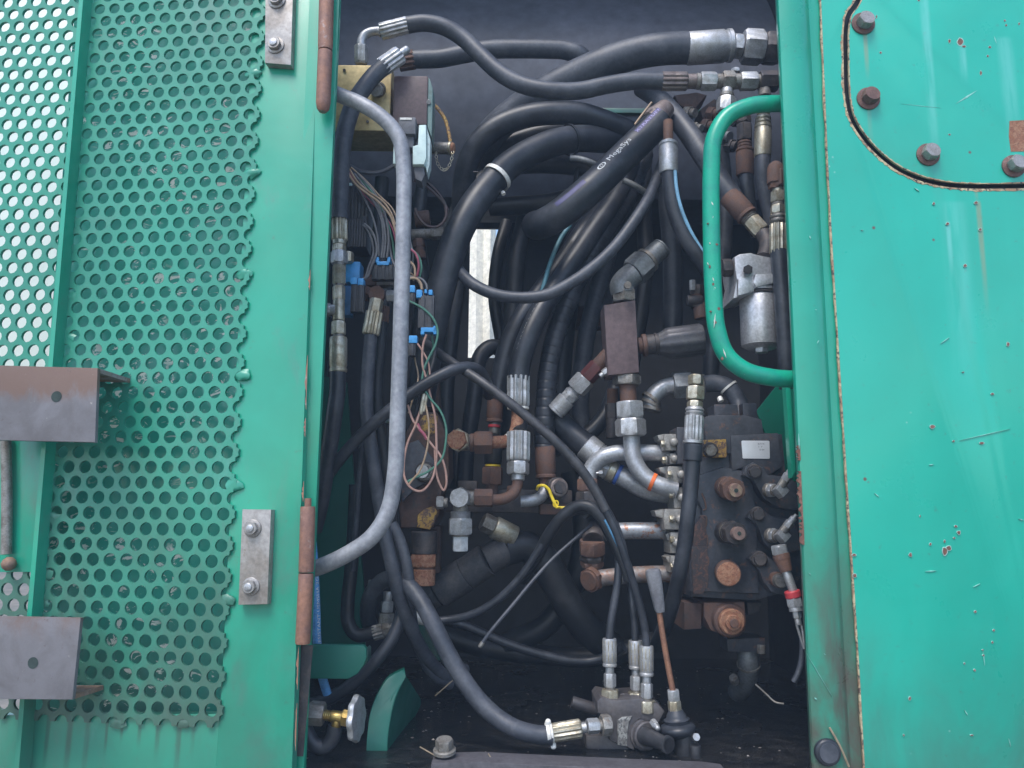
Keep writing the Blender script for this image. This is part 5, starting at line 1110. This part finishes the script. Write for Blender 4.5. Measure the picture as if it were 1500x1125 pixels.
fit(dg, C3, (420, -45, .34), (125, 275, .38), [('cyl', 0, .22, 40, BROWN), ('hex', .2, .42, 48, flat('dark_red', (.1, .03, .03))), ('hex', .42, .62, 60, ZINC), ('thread', .6, .68, 40, ZINC), ('ring', .66, .72, 44, ZINC), ('hex', .7, .78, 46, ZINC), ('smooth', .78, 1, 52, ZINC)])
fit(dg, C3, (415, 45, .32), (370, 80, .32), [('hex', 0, .6, 22, ZINC), ('cyl', .5, 1, 14, ZINC)])
t = hose('sleeved_elbow', 'ringed grey elbow hose above the flanges', C3, [(650, 250, .38), (655, 205, .38), (685, 165, .38), (730, 138, .38), (790, 126, .37)], 46, PIPE, 'hose')
for i, (x, y) in enumerate(((652, 258), (650, 232), (655, 206))): band(t, C3, (x, y, .38), (x + 4 + i * 6, y - 20, .38), 50 + i * 2, 9, ZINCD, 'coil_ring')
fit(t, C3, (770, 130, .37), (950, 118, .37), [('hex', 0, .55, 80, GREYF), ('hex', .58, 1, 50, ZINCY)])
t = hose('hydraulic_hose', 'short black elbow hose with white tie on top of the control valve', C3, [(940, 122, .36), (1000, 118, .36), (1060, 132, .355), (1105, 172, .35), (1132, 225, .345), (1138, 280, .335), (1139, 345, .33)], 48, RUB2)
band(t, C3, (1078, 142, .353), (1105, 172, .35), 49, 6, TIEW); fit(t, C3, (1028, 195, .33), (1036, 218, .325), [('hex', 0, 1, 15, TIEW, 'tie_head')])
t = hose('hydraulic_hose', 'shiny black hose hanging straight down before the control valve', C3, [(882, 440, .17), (880, 560, .17), (869, 700, .17), (853, 850, .17), (836, 1000, .18), (815, 1130, .19), (790, 1240, .21), (755, 1370, .24), (715, 1480, .28), (680, 1560, .34)], 42, RUB, seg=20)
fit(t, C3, (897, 75, .18), (885, 455, .17), [('hex', 0, .14, 42, ZINCY), ('hex', .17, .36, 52, ZINCY), ('hex', .38, .47, 44, ZINCY), ('bead', .46, .6, 52, ZINC)])
fit(t, C3, (889, 295, .17), (883, 450, .17), [('ferrule', 0, .9, 52, ZINC), ('ring', .88, 1, 56, ZINC)])
fit(t, C3, (883, 452, .17), (879, 545, .17), [('cyl', 0, 1, 53, RUB, 'rubber_sleeve')])
# ---------------- control valve
cv = thing('control_valve', 'large black rust stained control valve block inside the right of the opening', 'valve', A(1080, 880, .26))
solid(cv, 'body', A, [(1003, 640), (1012, 626), (1040, 622), (1120, 634), (1146, 636), (1152, 700), (1174, 715), (1176, 845), (1150, 868), (1104, 880), (1012, 874), (1008, 780)], .265, .2, VALVE, .004)
solid(cv, 'upper_block', A, [(1030, 612), (1040, 608), (1090, 608), (1116, 614), (1120, 640), (1100, 662), (1060, 665), (1034, 650)], .2528, .1, VALVE, .004)
solid(cv, 'plate_block', A, [(1070, 638), (1140, 634), (1146, 684), (1128, 696), (1092, 684), (1072, 690)], .2492, .05, VALVE, .004)
solid(cv, 'face_plate', A, [(1016, 700), (1034, 692), (1060, 684), (1090, 690), (1104, 712), (1108, 760), (1112, 870), (1012, 866), (1024, 800), (1030, 790), (1028, 745), (1020, 730)], .2512, .03, VALVE, .004)
for pts in ([(1016, 870), (1012, 800), (1036, 798), (1038, 850), (1030, 870)], [(1018, 770), (1028, 756), (1034, 760), (1036, 800), (1016, 802)]): solid(cv, 'rust_bead', A, pts, .2475, .004, grunge('rust_bead%d' % pts[0][1], (.075, .05, .045), (.05, .045, .05), (.15, .075, .055), .7, 0, 50, (.4, .6), (.5, .6)), .001)
block(cv, 'port_block', A, 1046, 592, 1082, 616, .285, .06, VALVE, .003); block(cv, 'port_block', A, 1088, 590, 1110, 618, .29, .06, VALVE, .003)
block(cv, 'bridge', A, 1056, 630, 1098, 664, .2545, .05, VALVE, .003)
tag_ = solid(cv, 'name_plate', N5, [(722, 498), (735, 490), (1020, 492), (1030, 502), (1034, 684), (1022, 691), (745, 688), (735, 680)], .2475, .0025, grunge('name_plate_alu', (.68, .7, .74), (.58, .6, .65), None, .4, .25, 10, fine=.06, bstr=.02), .0006)
for k, s in enumerate(('8774', '1 7', '10 84')): lettering(tag_, s, N5(902 + k * 8, 535 + k * 32, .2468), N5(972 + (k % 2) * -20, 535 + k * 32, .2468), .0046, flat('stamp%d' % k, (.2, .21, .25), .5), Vector((0, 0, 1)), 'stamped_number')
yt_ = solid(cv, 'yellow_tab', N5, [(300, 500), (310, 484), (552, 474), (560, 660), (550, 676), (430, 676), (305, 660)], .238, .012, YPAINT, .001)
fit(cv, N5, (375, 590, .24), (388, 598, .215), [('ring', 0, .45, 84, DARKM), ('hex', .4, 1, 66, ZINCD, 'bolt')])
def spool(a, b, F, r, m1, m2, m3):
    fit(cv, F, a, b, [('cyl', -.2, .3, r * 1.05, m1, 'spool_collar'), ('ring', .28, .42, r * .98, ZINCY, 'spool_washer'), ('ring', .44, .54, r * 1.08, m1, 'spool_washer'), ('hex', .55, .9, r * 1.18, m2, 'spool_nut'), ('cyl', .85, 1.12, r * .62, m3, 'spool_end')])
    p = F(*a).lerp(F(*b), 1.121); q = F(*a).lerp(F(*b), 1.13); mk('spool_bore', *lathe(p, q, [(0, F.r(r * .2, p)), (1, F.r(r * .2, p))], 14), HOLEM, cv, 0)
spool((545, 1005, .25), (650, 1035, .19), N5, 118, BROWN, BROWN, grunge('spool_end_rusty', (.24, .15, .12), (.34, .25, .17), (.12, .06, .05), .6, .2, 90))
spool((545, 448, .25), (680, 460, .19), N6, 116, DARKM, DARKM, grunge('spool_end_pink', (.22, .15, .13), (.28, .18, .15), None, .6, .2, 90))
fit(cv, N6, (565, 885, .25), (580, 908, .215), [('ring', 0, .5, 140, BROWN, 'plug_rim'), ('cyl', .4, .92, 136, BROWN, 'plug_rim'), ('ring', .85, 1, 125, RUST, 'rusty_plug')])
LB = []
LB.append(solid(cv, 'side_lobe', A, [(1088, 696), (1092, 684), (1104, 677), (1118, 685), (1126, 695), (1150, 698), (1168, 706), (1174, 745), (1160, 748), (1136, 742), (1118, 730), (1110, 716), (1104, 704)], .235, .05, VALVE, .005))
LB.append(solid(cv, 'side_lobe', A, [(1094, 758), (1100, 748), (1109, 743), (1120, 749), (1132, 756), (1154, 760), (1168, 772), (1174, 806), (1152, 812), (1130, 806), (1118, 794), (1112, 776), (1106, 766)], .235, .05, VALVE, .005))
LB.append(solid(cv, 'side_lobe', A, [(1096, 818), (1102, 811), (1110, 806), (1122, 812), (1134, 822), (1152, 824), (1162, 842), (1162, 862), (1148, 872), (1130, 868), (1118, 852), (1112, 836)], .235, .05, VALVE, .005))
for lb, (F, x, y, r) in zip(LB, ((N5, 868, 832, 62), (N6, 905, 250, 62), (N6, 922, 745, 68))): fit(lb, F, (x - 10, y - 5, .238), (x + 8, y + 6, .21), [('ring', 0, .4, r * 1.3, DARKM), ('hex', .35, 1, r, DARKM, 'bolt')])
def elbow(F, x, y, ax, ay, mtl):
    t = thing('elbow_fitting', {0: 'upper', 1: 'middle'}[mtl] + ' steel elbow fitting on the right edge of the control valve', 'fitting', F(x, y, .2), 'elbows on the control valve')
    fit(t, F, (x - 130, y, .23), (x + 5, y + 5, .2), [('ring', 0, .35, 78, ZINCD), ('hex', .3, .6, 78, ZINC), ('ring', .58, .75, 66, ZINCD)])
    M = Matrix.Rotation(R_(-40), 3, 'Y') @ Matrix.Rotation(R_(20), 3, 'Z'); m = F.r(1, F(x, y, .2))
    mk('body', *boxm(F(x + 20, y + 5, .195), 62 * m, 50 * m, 62 * m, .002, M), ZINC, t, 30)
    fit(t, F, (x + 25, y - 40, .195), (ax, ay, .18), [('thread', 0, .35, 50, ZINCD), ('hex', .3, .65, 50, ZINC), ('cyl', .6, .9, 38, ZINC), ('taper', .85, 1.1, 26, ZINC)])
elbow(N5, 1130, 1035, 1285, 785, 0); elbow(N6, 1150, 480, 1310, 270, 1)
ce = thing('control_cable_end', 'rusty control cable end with red ring hanging beside the post', 'cable', N6(1140, 640, .17))
fit(ce, N6, (1128, 590, .17), (1150, 690, .17), [('hex', 0, 1, 92, ZINC)])
fit(ce, N6, (1150, 690, .17), (1215, 880, .165), [('taper', 0, 1, 92, BROWN), ('ring', .25, .33, 90, BROWN), ('ring', .55, .63, 78, BROWN)])
fit(ce, N6, (1210, 870, .165), (1300, 1120, .16), [('cyl', 0, 1, 48, ZINC, 'rod')])
fit(ce, C4, (1315, 225, .16), (1325, 262, .16), [('ring', 0, 1, 40, REDB)])
fit(ce, C4, (1325, 262, .16), (1350, 400, .155), [('hex', 0, .35, 40, ZINC), ('cyl', .32, .5, 34, ZINC), ('hex', .5, .75, 22, ZINC), ('cyl', .7, 1, 16, ZINC)])
tube('cotter', [C4(1340, 400, .155), C4(1355, 450, .155), C4(1378, 520, .155)], C4.r(7, C4(1340, 400, .155)), ZINC, ce, 8); tube('cotter', [C4(1362, 395, .155), C4(1372, 450, .155), C4(1380, 520, .155)], C4.r(6, C4(1340, 400, .155)), ZINC, ce, 8)
tube('cable', [C4(1368, 470, .17), C4(1366, 560, .17), C4(1352, 630, .17), C4(1325, 690, .17)], C4.r(15, C4(1360, 560, .17)), RUB2, ce, 10)
fit(cv, N6, (1090, 960, .24), (1160, 985, .2), [('cyl', 0, .6, 84, BROWN, 'stud'), ('ring', .5, 1, 76, ZINCD, 'stud')])
for P_ in ([(262, 272), (330, 274), (332, 375), (302, 400), (345, 500), (330, 615), (215, 640), (205, 700), (345, 715), (360, 770), (335, 860), (350, 960), (330, 1060)], [(285, 20), (320, 110), (330, 190), (300, 205)]):
    tube('gasket_seam', [N6(x, y, .2495) for x, y in P_], N6.r(9, N6(300, 500, .25)), grunge('seam_rust', (.15, .085, .065), (.1, .07, .06), None, .75, 0, 60), cv, 6, 4)
# underside of the valve
solid(cv, 'bottom_cap', C4, [(866, 285), (1078, 282), (1085, 380), (1082, 430), (1050, 460), (985, 455), (905, 430), (870, 360)], .268, .1, BROWN, .006)
fit(cv, C4, (985, 370, .27), (1025, 392, .225), [('ring', 0, .5, 84, BROWN), ('ring', .4, .75, 66, RUST), ('ring', .7, .9, 40, RUST), ('ring', .85, 1, 22, BROWN)])
solid(cv, 'bottom_block', C4, [(768, 285), (860, 290), (858, 420), (770, 425)], .28, .1, CAST, .004)
solid(cv, 'bottom_bracket', C4, [(1088, 285), (1165, 285), (1150, 345), (1092, 350)], .3, .06, DARKM, .003)
solid(cv, 'port_flange', C4, [(985, 470), (1180, 465), (1180, 540), (990, 535)], .33, .06, VALVE, .003)
fit(cv, C4, (1160, 500, .33), (1160, 545, .33), [('hex', 0, 1, 22, ZINCD, 'bolt')])
t = hose('outlet_elbow', 'grey outlet elbow under the control valve near the floor', C4, [(1092, 525, .36), (1096, 590, .36), (1098, 640, .37), (1075, 700, .4), (1040, 740, .45)], 52, GREYF, 'pipe', None)
band(t, C4, (1096, 600, .36), (1098, 640, .37), 54, 6, ZINCD, 'clamp'); fit(t, C4, (1030, 690, .36), (1018, 665, .35), [('hex', 0, 1, 24, ZINCD, 'clamp_screw')])
tube('lock_wire', [C4(1130, 700, .34), C4(1180, 745, .33), C4(1230, 790, .32), C4(1275, 800, .31)], C4.r(5, C4(1130, 700, .34)), ZINCD, t, 6)
# split flanges clamping the pipes
FLG = grunge('flange_grey', (.33, .32, .3), (.24, .23, .215), (.15, .11, .085), .48, .4, 40, (.4, .65), (.6, .75), .12, .25)
for k, (lab, x0, y0, x1, y1, bx, by) in enumerate((('topmost split flange half clamping the valve pipes', 1070, 265, 1295, 450, 1125, 375), ('second split flange half from the top on the valve pipes', 1165, 478, 1300, 600, 1140, 555), ('third split flange half on the valve pipes at the banded pipe', 1085, 620, 1375, 805, 1200, 710), ('fourth split flange half below the orange banded pipe', 1190, 850, 1380, 1085, 1215, 930), ('fifth split flange half above the rust topped pipe', 1040, 1090, 1360, 1320, 1220, 1200), ('sixth split flange half below the rust topped pipe', 1160, 1345, 1320, 1580, 1225, 1430), ('lowest split flange half at the lowest rusty pipe', 1165, 1605, 1310, 1790, 1230, 1720))):
    t = thing('split_flange', lab, 'flange', N3(x1, y1, .31), 'split flanges on the valve pipes')
    yo = .30 + (k % 2) * .006
    ch = solid(t, 'clamp_half', N3, [(x0 + (x1 - x0) * .35, y0), (x1, y0), (x1, y1), (x0 + (x1 - x0) * .35, y1), (x0 + (x1 - x0) * .3, (y0 + y1) / 2)], yo, .07, FLG, .004)
    solid(t, 'ear', N3, [(x0, y0 + (y1 - y0) * .1), (x0 + (x1 - x0) * .33, y0), (x0 + (x1 - x0) * .33, y0 + (y1 - y0) * .5), (x0 + 20, y0 + (y1 - y0) * .35)], yo + .01, .05, FLG, .003)
    fit(ch, N3, (bx + 35, by, yo - .004), (bx - 15, by, yo - .004), [('ring', 0, .3, 44, FLG, 'washer'), ('hex', .3, 1, 40, ZINCY, 'bolt')])
    fit(ch, N3, (x1 - 40, (y0 + y1) / 2, yo), (x1 - 42, (y0 + y1) / 2, yo - .012), [('dome', 0, 1, min(48, (y1 - y0) * .35), FLG, 'boss')])
block(cv, 'port_face', N3, 1285, 190, 1400, 600, .29, .08, VALVE, .003)
# ---------------- filter and fittings at upper right
fl = thing('filter_canister', 'cast aluminium filter canister hanging behind the green grab handle', 'filter', C2(1255, 885, .2))
flh = solid(fl, 'head', C2, [(1108, 360), (1140, 342), (1200, 335), (1230, 345), (1330, 365), (1345, 440), (1345, 548), (1230, 560), (1100, 592), (1122, 480), (1112, 430)], .18, .09, ALU, .006)
solid(flh, 'head_rib', C2, [(1225, 455), (1345, 450), (1345, 500), (1230, 528), (1215, 500)], .165, .03, ALU, .004); solid(flh, 'head_rib', C2, [(1130, 480), (1215, 470), (1220, 550), (1128, 575)], .17, .03, ALU, .004)
fit(fl, C2, (1243, 545, .21), (1256, 868, .21), [('ring', 0, .06, 116, ALU), ('ring', .065, .1, 112, DARKM, 'gasket'), ('cyl', .1, .94, 106, ALU, 'bowl'), ('taper', .93, 1, 104, ALU, 'bowl_base')])
fit(fl, C2, (1258, 850, .2), (1260, 888, .2), [('hex', 0, 1, 38, ZINC, 'drain_plug')])
fit(flh, C2, (1115, 420, .2), (1040, 422, .2), [('cyl', 0, .3, 40, BROWN), ('hex', .3, 1, 52, DARKM, 'side_plug')])
fit(flh, C2, (1185, 428, .18), (1182, 430, .16), [('hex', 0, 1, 26, DARKM, 'vent_screw')])
t = hose('hydraulic_hose', 'dusty hose slanting behind the handle down to the filter', A, [(940, 128, .45), (962, 143, .42), (985, 166, .38), (1010, 197, .34), (1035, 235, .31), (1058, 270, .29), (1074, 291, .28)], 15.2, RUB2, seg=18)
fit(t, C2, (1080, 25, .28), (1290, 260, .25), [('smooth', 0, .5, 60, BROWN), ('bead', .48, .6, 48, ZINCD), ('hex', .58, .85, 50, ZINCY), ('cyl', .83, 1, 36, ZINCD)])
tube('elbow', [C2(1270, 235, .25), C2(1290, 275, .24), C2(1290, 320, .23), C2(1275, 370, .22)], C2.r(46, C2(1270, 235, .25)), DARKM, t, 16)
t = hose('hydraulic_hose', 'black hose falling from a plated ferrule along the corner post', A, [(1141, 368, .17), (1145, 420, .165), (1149, 470, .16), (1152, 520, .16), (1155, 570, .17)], 13, RUB)
fit(t, C2, (1348, -110, .17), (1350, 350, .17), [('hex', 0, .2, 50, BROWN), ('cyl', .2, .27, 34, ZINCY), ('hex', .25, .38, 40, ZINCY), ('ring', .38, .42, 34, ZINCD), ('hex', .42, .52, 42, ZINCY), ('bead', .52, .64, 46, ZINCD), ('ferrule', .64, 1, 47, ZINCY)])
fit(t, C1, (1335, 1040, .17), (1335, 890, .17), [('hex', 0, .3, 40, BROWN), ('dome', .2, 1, 46, BROWN)])
t = hose('hydraulic_hose', 'hose under a plated ferrule just inside the handle top', A, [(1117, 225, .24), (1118, 250, .24), (1122, 285, .25), (1132, 330, .26)], 11, RUB2)
fit(t, C1, (1268, 610, .24), (1264, 862, .24), [('cyl', 0, .12, 34, BRASS), ('bead', .1, .32, 44, ZINCY), ('smooth', 1, .3, 46, ZINCY)])
t = hose('hydraulic_hose', 'brown coupled hose left of the plated ferrule inside the handle', A, [(1092, 250, .3), (1094, 275, .3), (1099, 310, .31), (1110, 345, .32)], 10.5, RUB)
fit(t, C1, (1162, 640, .3), (1168, 965, .3), [('hex', 0, .12, 40, DARKM), ('hex', .14, .42, 44, DARKM), ('bead', .42, .55, 40, BROWN), ('smooth', 1, .55, 48, BROWN)])
t = hose('blue_striped_hose', 'hose with light blue stripe under a zinc ferrule in the upper middle', A, [(980, 248, .28), (983, 275, .28), (988, 305, .28), (1000, 338, .28), (1018, 368, .28), (1038, 395, .29), (1055, 430, .31)], 12.2, RUB)
fit(t, C1, (745, 665, .29), (748, 955, .28), [('cyl', 0, .45, 27, BROWN), ('taper', .5, .38, 44, ZINCD), ('smooth', 1, .42, 52, ZINC)])
tube('blue_stripe', [A(989, 250, .262), A(991, 275, .262), A(997, 302, .263), A(1010, 335, .264), (A(1028, 366, .268)), A(1046, 392, .275)], 2.6 * mpp(A(990, 300, .28)), flat('stripe_blue', (.2, .42, .6), .5), t, 8)
t = hose('hydraulic_hose', 'dark upright hose behind the manifold block', A, [(975, 250, .5), (979, 300, .5), (984, 360, .5), (986, 430, .5), (985, 500, .5)], 14.5, RUB)
uf = thing('flange_cluster', 'cluster of dull flanges and bolts under the tee chain', 'flange', C1(900, 640, .42))
solid(uf, 'flange', C1, [(780, 520), (900, 505), (960, 520), (900, 590), (850, 600), (800, 570)], .42, .06, CAST, .005); solid(uf, 'flange', C1, [(920, 600), (1000, 540), (1040, 560), (1020, 640), (940, 660)], .44, .06, CAST, .005)
for x, y, r, mt in ((870, 618, 36, ZINCD), (905, 700, 30, ZINCD), (970, 690, 40, CAST), (1060, 750, 46, GREYF), (1100, 800, 40, DARKM), (1000, 620, 36, BROWN), (1130, 660, 36, DARKM)): fit(uf, C1, (x - 30, y, .42), (x + 25, y + 4, .4), [('hex', 0, .6, r, mt), ('cyl', .5, 1, r * .7, mt)])
st2 = thing('strut_bar', 'dark steel cross strut behind the flange cluster', 'strut', C1(600, 600, .7))
block(st2, 'strut', C1, 300, 590, 1000, 625, .72, .03, PIN, .003)
for lab, F, pts, r, mt in (('small grey tube end poking out beside the printed hose', C1, [(205, 868, .4), (250, 872, .4), (310, 890, .4), (385, 925, .42)], 18, GREYF), ('second small grey tube end right of the printed hose', C1, [(500, 992, .42), (560, 1020, .42), (630, 1065, .43)], 18, GREYF), ('thin yellowish wire slanting above the printed hose', C1, [(655, 562, .3), (610, 620, .3), (562, 684, .3)], 6, WTAN), ('thin dark tube upright in the shade left of the printed hose', C1, [(255, 900, .5), (235, 1000, .5), (210, 1120, .5)], 14, RUB3)):
    hose('small_tube', lab, F, pts, r, mt, 'tube', 'small tubes in the upper middle', 10, 'tube')
rbk = thing('rust_beam', 'rust brown cross beam in the shade left of the manifold block', 'beam', C2(300, 745, .62))
block(rbk, 'beam', C2, 190, 630, 420, 745, .62, .05, BROWN, .003)
sm = thing('handle_side_fittings', 'small dark corroded fittings behind the lower handle', 'fitting', C2(910, 640, .33))
fit(sm, C2, (878, 490, .34), (880, 545, .34), [('hex', 0, 1, 18, ZINC)]); fit(sm, C2, (900, 520, .36), (905, 640, .36), [('hex', 0, .4, 36, DARKM), ('cyl', .3, .7, 28, BROWN), ('hex', .6, 1, 40, DARKM)]); fit(sm, C2, (850, 600, .35), (930, 600, .35), [('cyl', 0, 1, 28, DARKM)]); fit(sm, C2, (920, 620, .36), (930, 700, .36), [('cyl', 0, 1, 40, BROWN)])
# ---------------- lever valve on the floor
lv = thing('lever_valve', 'oily cast lever valve standing on the floor at the bottom centre', 'valve', C4(560, 1080, .16))
LVM = grunge('lever_valve_cast', (.11, .1, .1), (.075, .07, .075), (.12, .085, .07), .5, .25, 22, (.4, .65), (.58, .72), .15, .35)
lvb = solid(lv, 'body', C4, [(325, 790), (345, 765), (420, 780), (545, 770), (640, 800), (672, 840), (640, 900), (540, 880), (515, 940), (520, 1040), (390, 985), (385, 860), (330, 850)], .15, .09, LVM, .006)
solid(lv, 'lower_body', C4, [(270, 960), (390, 960), (510, 1040), (720, 1050), (740, 1078), (480, 1075), (275, 1060)], .165, .1, LVM, .005)
solid(lvb, 'label_plate', C4, [(430, 885), (455, 868), (505, 862), (488, 895), (482, 940), (480, 1015), (432, 1008)], .1475, .003, grunge('label_plate', (.36, .36, .34), (.2, .19, .18), (.08, .08, .08), .5, .3, 90, (.4, .6), (.5, .6)), .0006)
fit(lvb, C4, (460, 800, .19), (460, 788, .18), [('ring', 0, 1, 44, LVM, 'cap')]); fit(lvb, C4, (462, 790, .185), (463, 780, .18), [('hex', 0, 1, 26, DARKM, 'plug')])
fit(lv, C4, (552, 948, .165), (588, 966, .14), [('cyl', -.3, .5, 78, LVM, 'end_collar'), ('ring', .4, .9, 70, LVM, 'end_collar')])
fit(lv, C4, (550, 955, .15), (690, 1008, .09), [('taper', 0, 1, 46, PLAST, 'spool_cover'), ('cyl', .9, 1, 42, PLAST, 'spool_cover')])
fit(lv, C4, (270, 915, .13), (400, 905, .14), [('hex', .05, .5, 38, ZINC), ('cyl', .45, .62, 28, ZINCD), ('hex', .6, .95, 54, ZINCD)])
fit(lv, C4, (330, 830, .2), (200, 790, .2), [('cyl', 0, 1, 30, DARKM)])
fit(lv, C4, (610, 890, .14), (640, 930, .12), [('hex', 0, .6, 20, ZINC, 'bolt'), ('dome', .5, 1, 14, ZINC, 'bolt')]); fit(lv, C4, (820, 970, .13), (832, 968, .115), [('hex', 0, 1, 20, ZINC, 'bolt')])
fit(lv, C4, (775, 1085, .14), (765, 940, .14), [('cyl', 0, 1, 48, PLAST, 'lever_base')]); solid(lv, 'lever_base', C4, [(720, 960), (800, 950), (850, 1010), (850, 1085), (730, 1080)], .14, .06, PLAST, .004)
fit(lv, C4, (828, 1080, .12), (825, 1010, .12), [('cyl', 0, 1, 28, PLAST, 'pin_boss')])
p0, p1 = C4(742, 965, .14), C4(725, 830, .14); m = C4.r(1, p0)
mk('rubber_boot', *lathe(p0, p1, [(0, 50 * m), (.12, 80 * m), (.3, 92 * m), (.42, 82 * m), (.5, 60 * m), (.56, 62 * m), (.64, 66 * m), (.7, 52 * m), (.78, 50 * m), (.84, 46 * m), (1, 34 * m)], 28), RUB, lv, 60)
fit(lv, C4, (723, 838, .14), (712, 728, .14), [('hex', 0, .5, 34, ZINCY), ('hex', .5, 1, 32, ZINC)])
tube('lever', [C4(712, 735, .14), C4(690, 620, .14), C4(660, 450, .14), C4(640, 310, .14)], C4.r(15, C4(690, 620, .14)), COPPER, lv, 14)
p0, p1 = C4(648, 335, .14), C4(608, 115, .14); m = C4.r(1, p0)
mk('lever_grip', *lathe(p0, p1, [(0, 25 * m), (.08, 30 * m), (.5, 38 * m), (.9, 44 * m), (.97, 40 * m), (1, 30 * m)], 32, .12, 4), grunge('grip_grey', (.16, .165, .18), (.12, .12, .135), (.2, .2, .21), .5, 0, 30), lv, 40)
# three hoses rising from it
def riser(label, pts, fx, fy0, fy1, nx, ny, Y, r=20):
    t = hose('valve_hose', label, C4, pts, r, RUB)
    fit(t, C4, (fx, fy0, Y), (nx, ny, Y), [('smooth', 0, .47, 36, ZINC), ('ferrule', .02, .4, 37, ZINCY), ('cyl', .45, .6, 22, ZINC), ('hex', .58, .8, 31, ZINC), ('cyl', .78, .86, 24, ZINCD), ('hex', .84, 1.02, 46, ZINCY)])
    return t
riser('left of the three hoses rising from the lever valve', [(390, 475, .17), (396, 400, .17), (412, 300, .175), (432, 180, .18), (436, 60, .19), (428, -40, .2), (405, -130, .21), (360, -195, .215), (310, -195, .22), (262, -150, .23)], 390, 468, 0, 394, 775, .17)
riser('middle of the three hoses rising from the lever valve', [(520, 485, .19), (518, 400, .19), (508, 300, .19), (495, 200, .2), (480, 100, .22), (455, -20, .24), (420, -120, .26)], 522, 478, 0, 528, 790, .19, 17)
t = riser('long thin printed hose crossing diagonally down to the lever valve', [(578, 510, .16), (572, 430, .16), (552, 330, .155), (515, 200, .15), (470, 60, .14), (420, -80, .135), (370, -180, .13)] , 578, 505, 0, 580, 835, .16)
# its upper run, same hose
P = [A(887, 748, .13), A(868, 712, .128), A(845, 680, .125), (A(815, 648, .125)), A(780, 617, .13), A(740, 585, .135), A(700, 556, .15), A(665, 533, .18), A(640, 516, .22), A(620, 500, .28)]
t2 = t; tube('hose_tube', P, 7.4 * mpp(P[3]), grunge('rubber_worn', (.03, .031, .035), (.06, .06, .065), (.3, .3, .31), .45, 0, 40, (.4, .65), (.66, .74), .12, .1), t2, 16)
t = hose('valve_hose', 'dark hose with worn blue print looping over beside the yellow tie', C3, [(-60, 1200, .3), (20, 1080, .27), (90, 950, .24), (165, 850, .22), (245, 795, .21), (320, 800, .2), (380, 860, .195), (430, 950, .19), (475, 1040, .185), (515, 1130, .18), (535, 1200, .18)], 34, RUB3)
tube('blue_print', [C3(398, 868, .172), C3(440, 950, .165), C3(480, 1030, .161)], C3.r(8, C3(440, 950, .17)), flat('worn_blue', (.1, .3, .5), .5), t, 8)
# ================================================================== litter on the floor, straws, haze
rnd = random.Random(21); ms = []
for i in range(260):
    x, y = rnd.uniform(-.4, .5), rnd.uniform(.09, 1.0); s = rnd.uniform(.001, .0045); a = rnd.random() * 6
    c = Vector((x, y, FLOORZ + .0005)); h = s * rnd.uniform(.2, .6)
    P = [c + Vector((math.cos(a + k * 1.57) * s * rnd.uniform(.5, 1.3), math.sin(a + k * 1.57) * s * rnd.uniform(.5, 1.3), 0)) for k in range(4)]
    ms.append((P + [c + Vector((0, 0, h))], [(0, 1, 4), (1, 2, 4), (2, 3, 4), (3, 0, 4)]))
o = mk('floor_grit', *join(*ms), grunge('grit', (.12, .1, .09), (.3, .28, .26), (.04, .035, .03), .6, .2, 20, (.4, .6), (.5, .6)), None, 0); o['kind'] = 'stuff'; tag(o, 'scattered grit and flakes on the oily floor', 'grit')
STRAW = flat('straw', (.3, .24, .16), .7)
for k, (lab, P) in enumerate((('dry straw lying beside the sill bolt', [L4(585, 1032, .07), L4(660, 1075, .065), L4(742, 1120, .06)]), ('dry straw under the long grey hose on the floor', [L4(652, 808, .3), L4(690, 775, .32), L4(732, 738, .34)]), ('curved straw stuck beside the rubber plug', [Q3(305, 968, -.021), Q3(345, 1040, -.022), Q3(380, 1120, -.02)]), ('dry straw near the sill edge at bottom centre', [L4(885, 1062, .06), L4(905, 1090, .06), L4(930, 1118, .055)]))):
    vs, fs = sweep(spline(P, 5), .0011 if k != 2 else .0018, 6); tag(mk('straw', vs, fs, STRAW, None, 40), lab, 'straw', 'dry straws')
GLARE_D = 0.02  # volume added to lift dark tones the way veiling lens glare does
hv = bpy.data.materials.new('glare_haze_volume'); hv.use_nodes = True; nt = hv.node_tree
for n in list(nt.nodes): nt.nodes.remove(n)
pv = nt.nodes.new('ShaderNodeVolumePrincipled'); ho = nt.nodes.new('ShaderNodeOutputMaterial')
pv.inputs['Color'].default_value = (.55, .74, 1.0, 1); pv.inputs['Density'].default_value = GLARE_D; pv.inputs['Anisotropy'].default_value = 0.0
nt.links.new(pv.outputs[0], ho.inputs['Volume'])
vs, fs = boxm(Vector((0, 1.6, (GZ - 1 + 1.9) / 2)), 4.2, 5.2, (1.9 - GZ + 1) / 2)
hzo = mk('glare_haze', vs, fs, hv, None, 0); hzo['kind'] = 'stuff'; tag(hzo, 'thin pale haze standing in for lens glare before the machine', 'glare_haze')
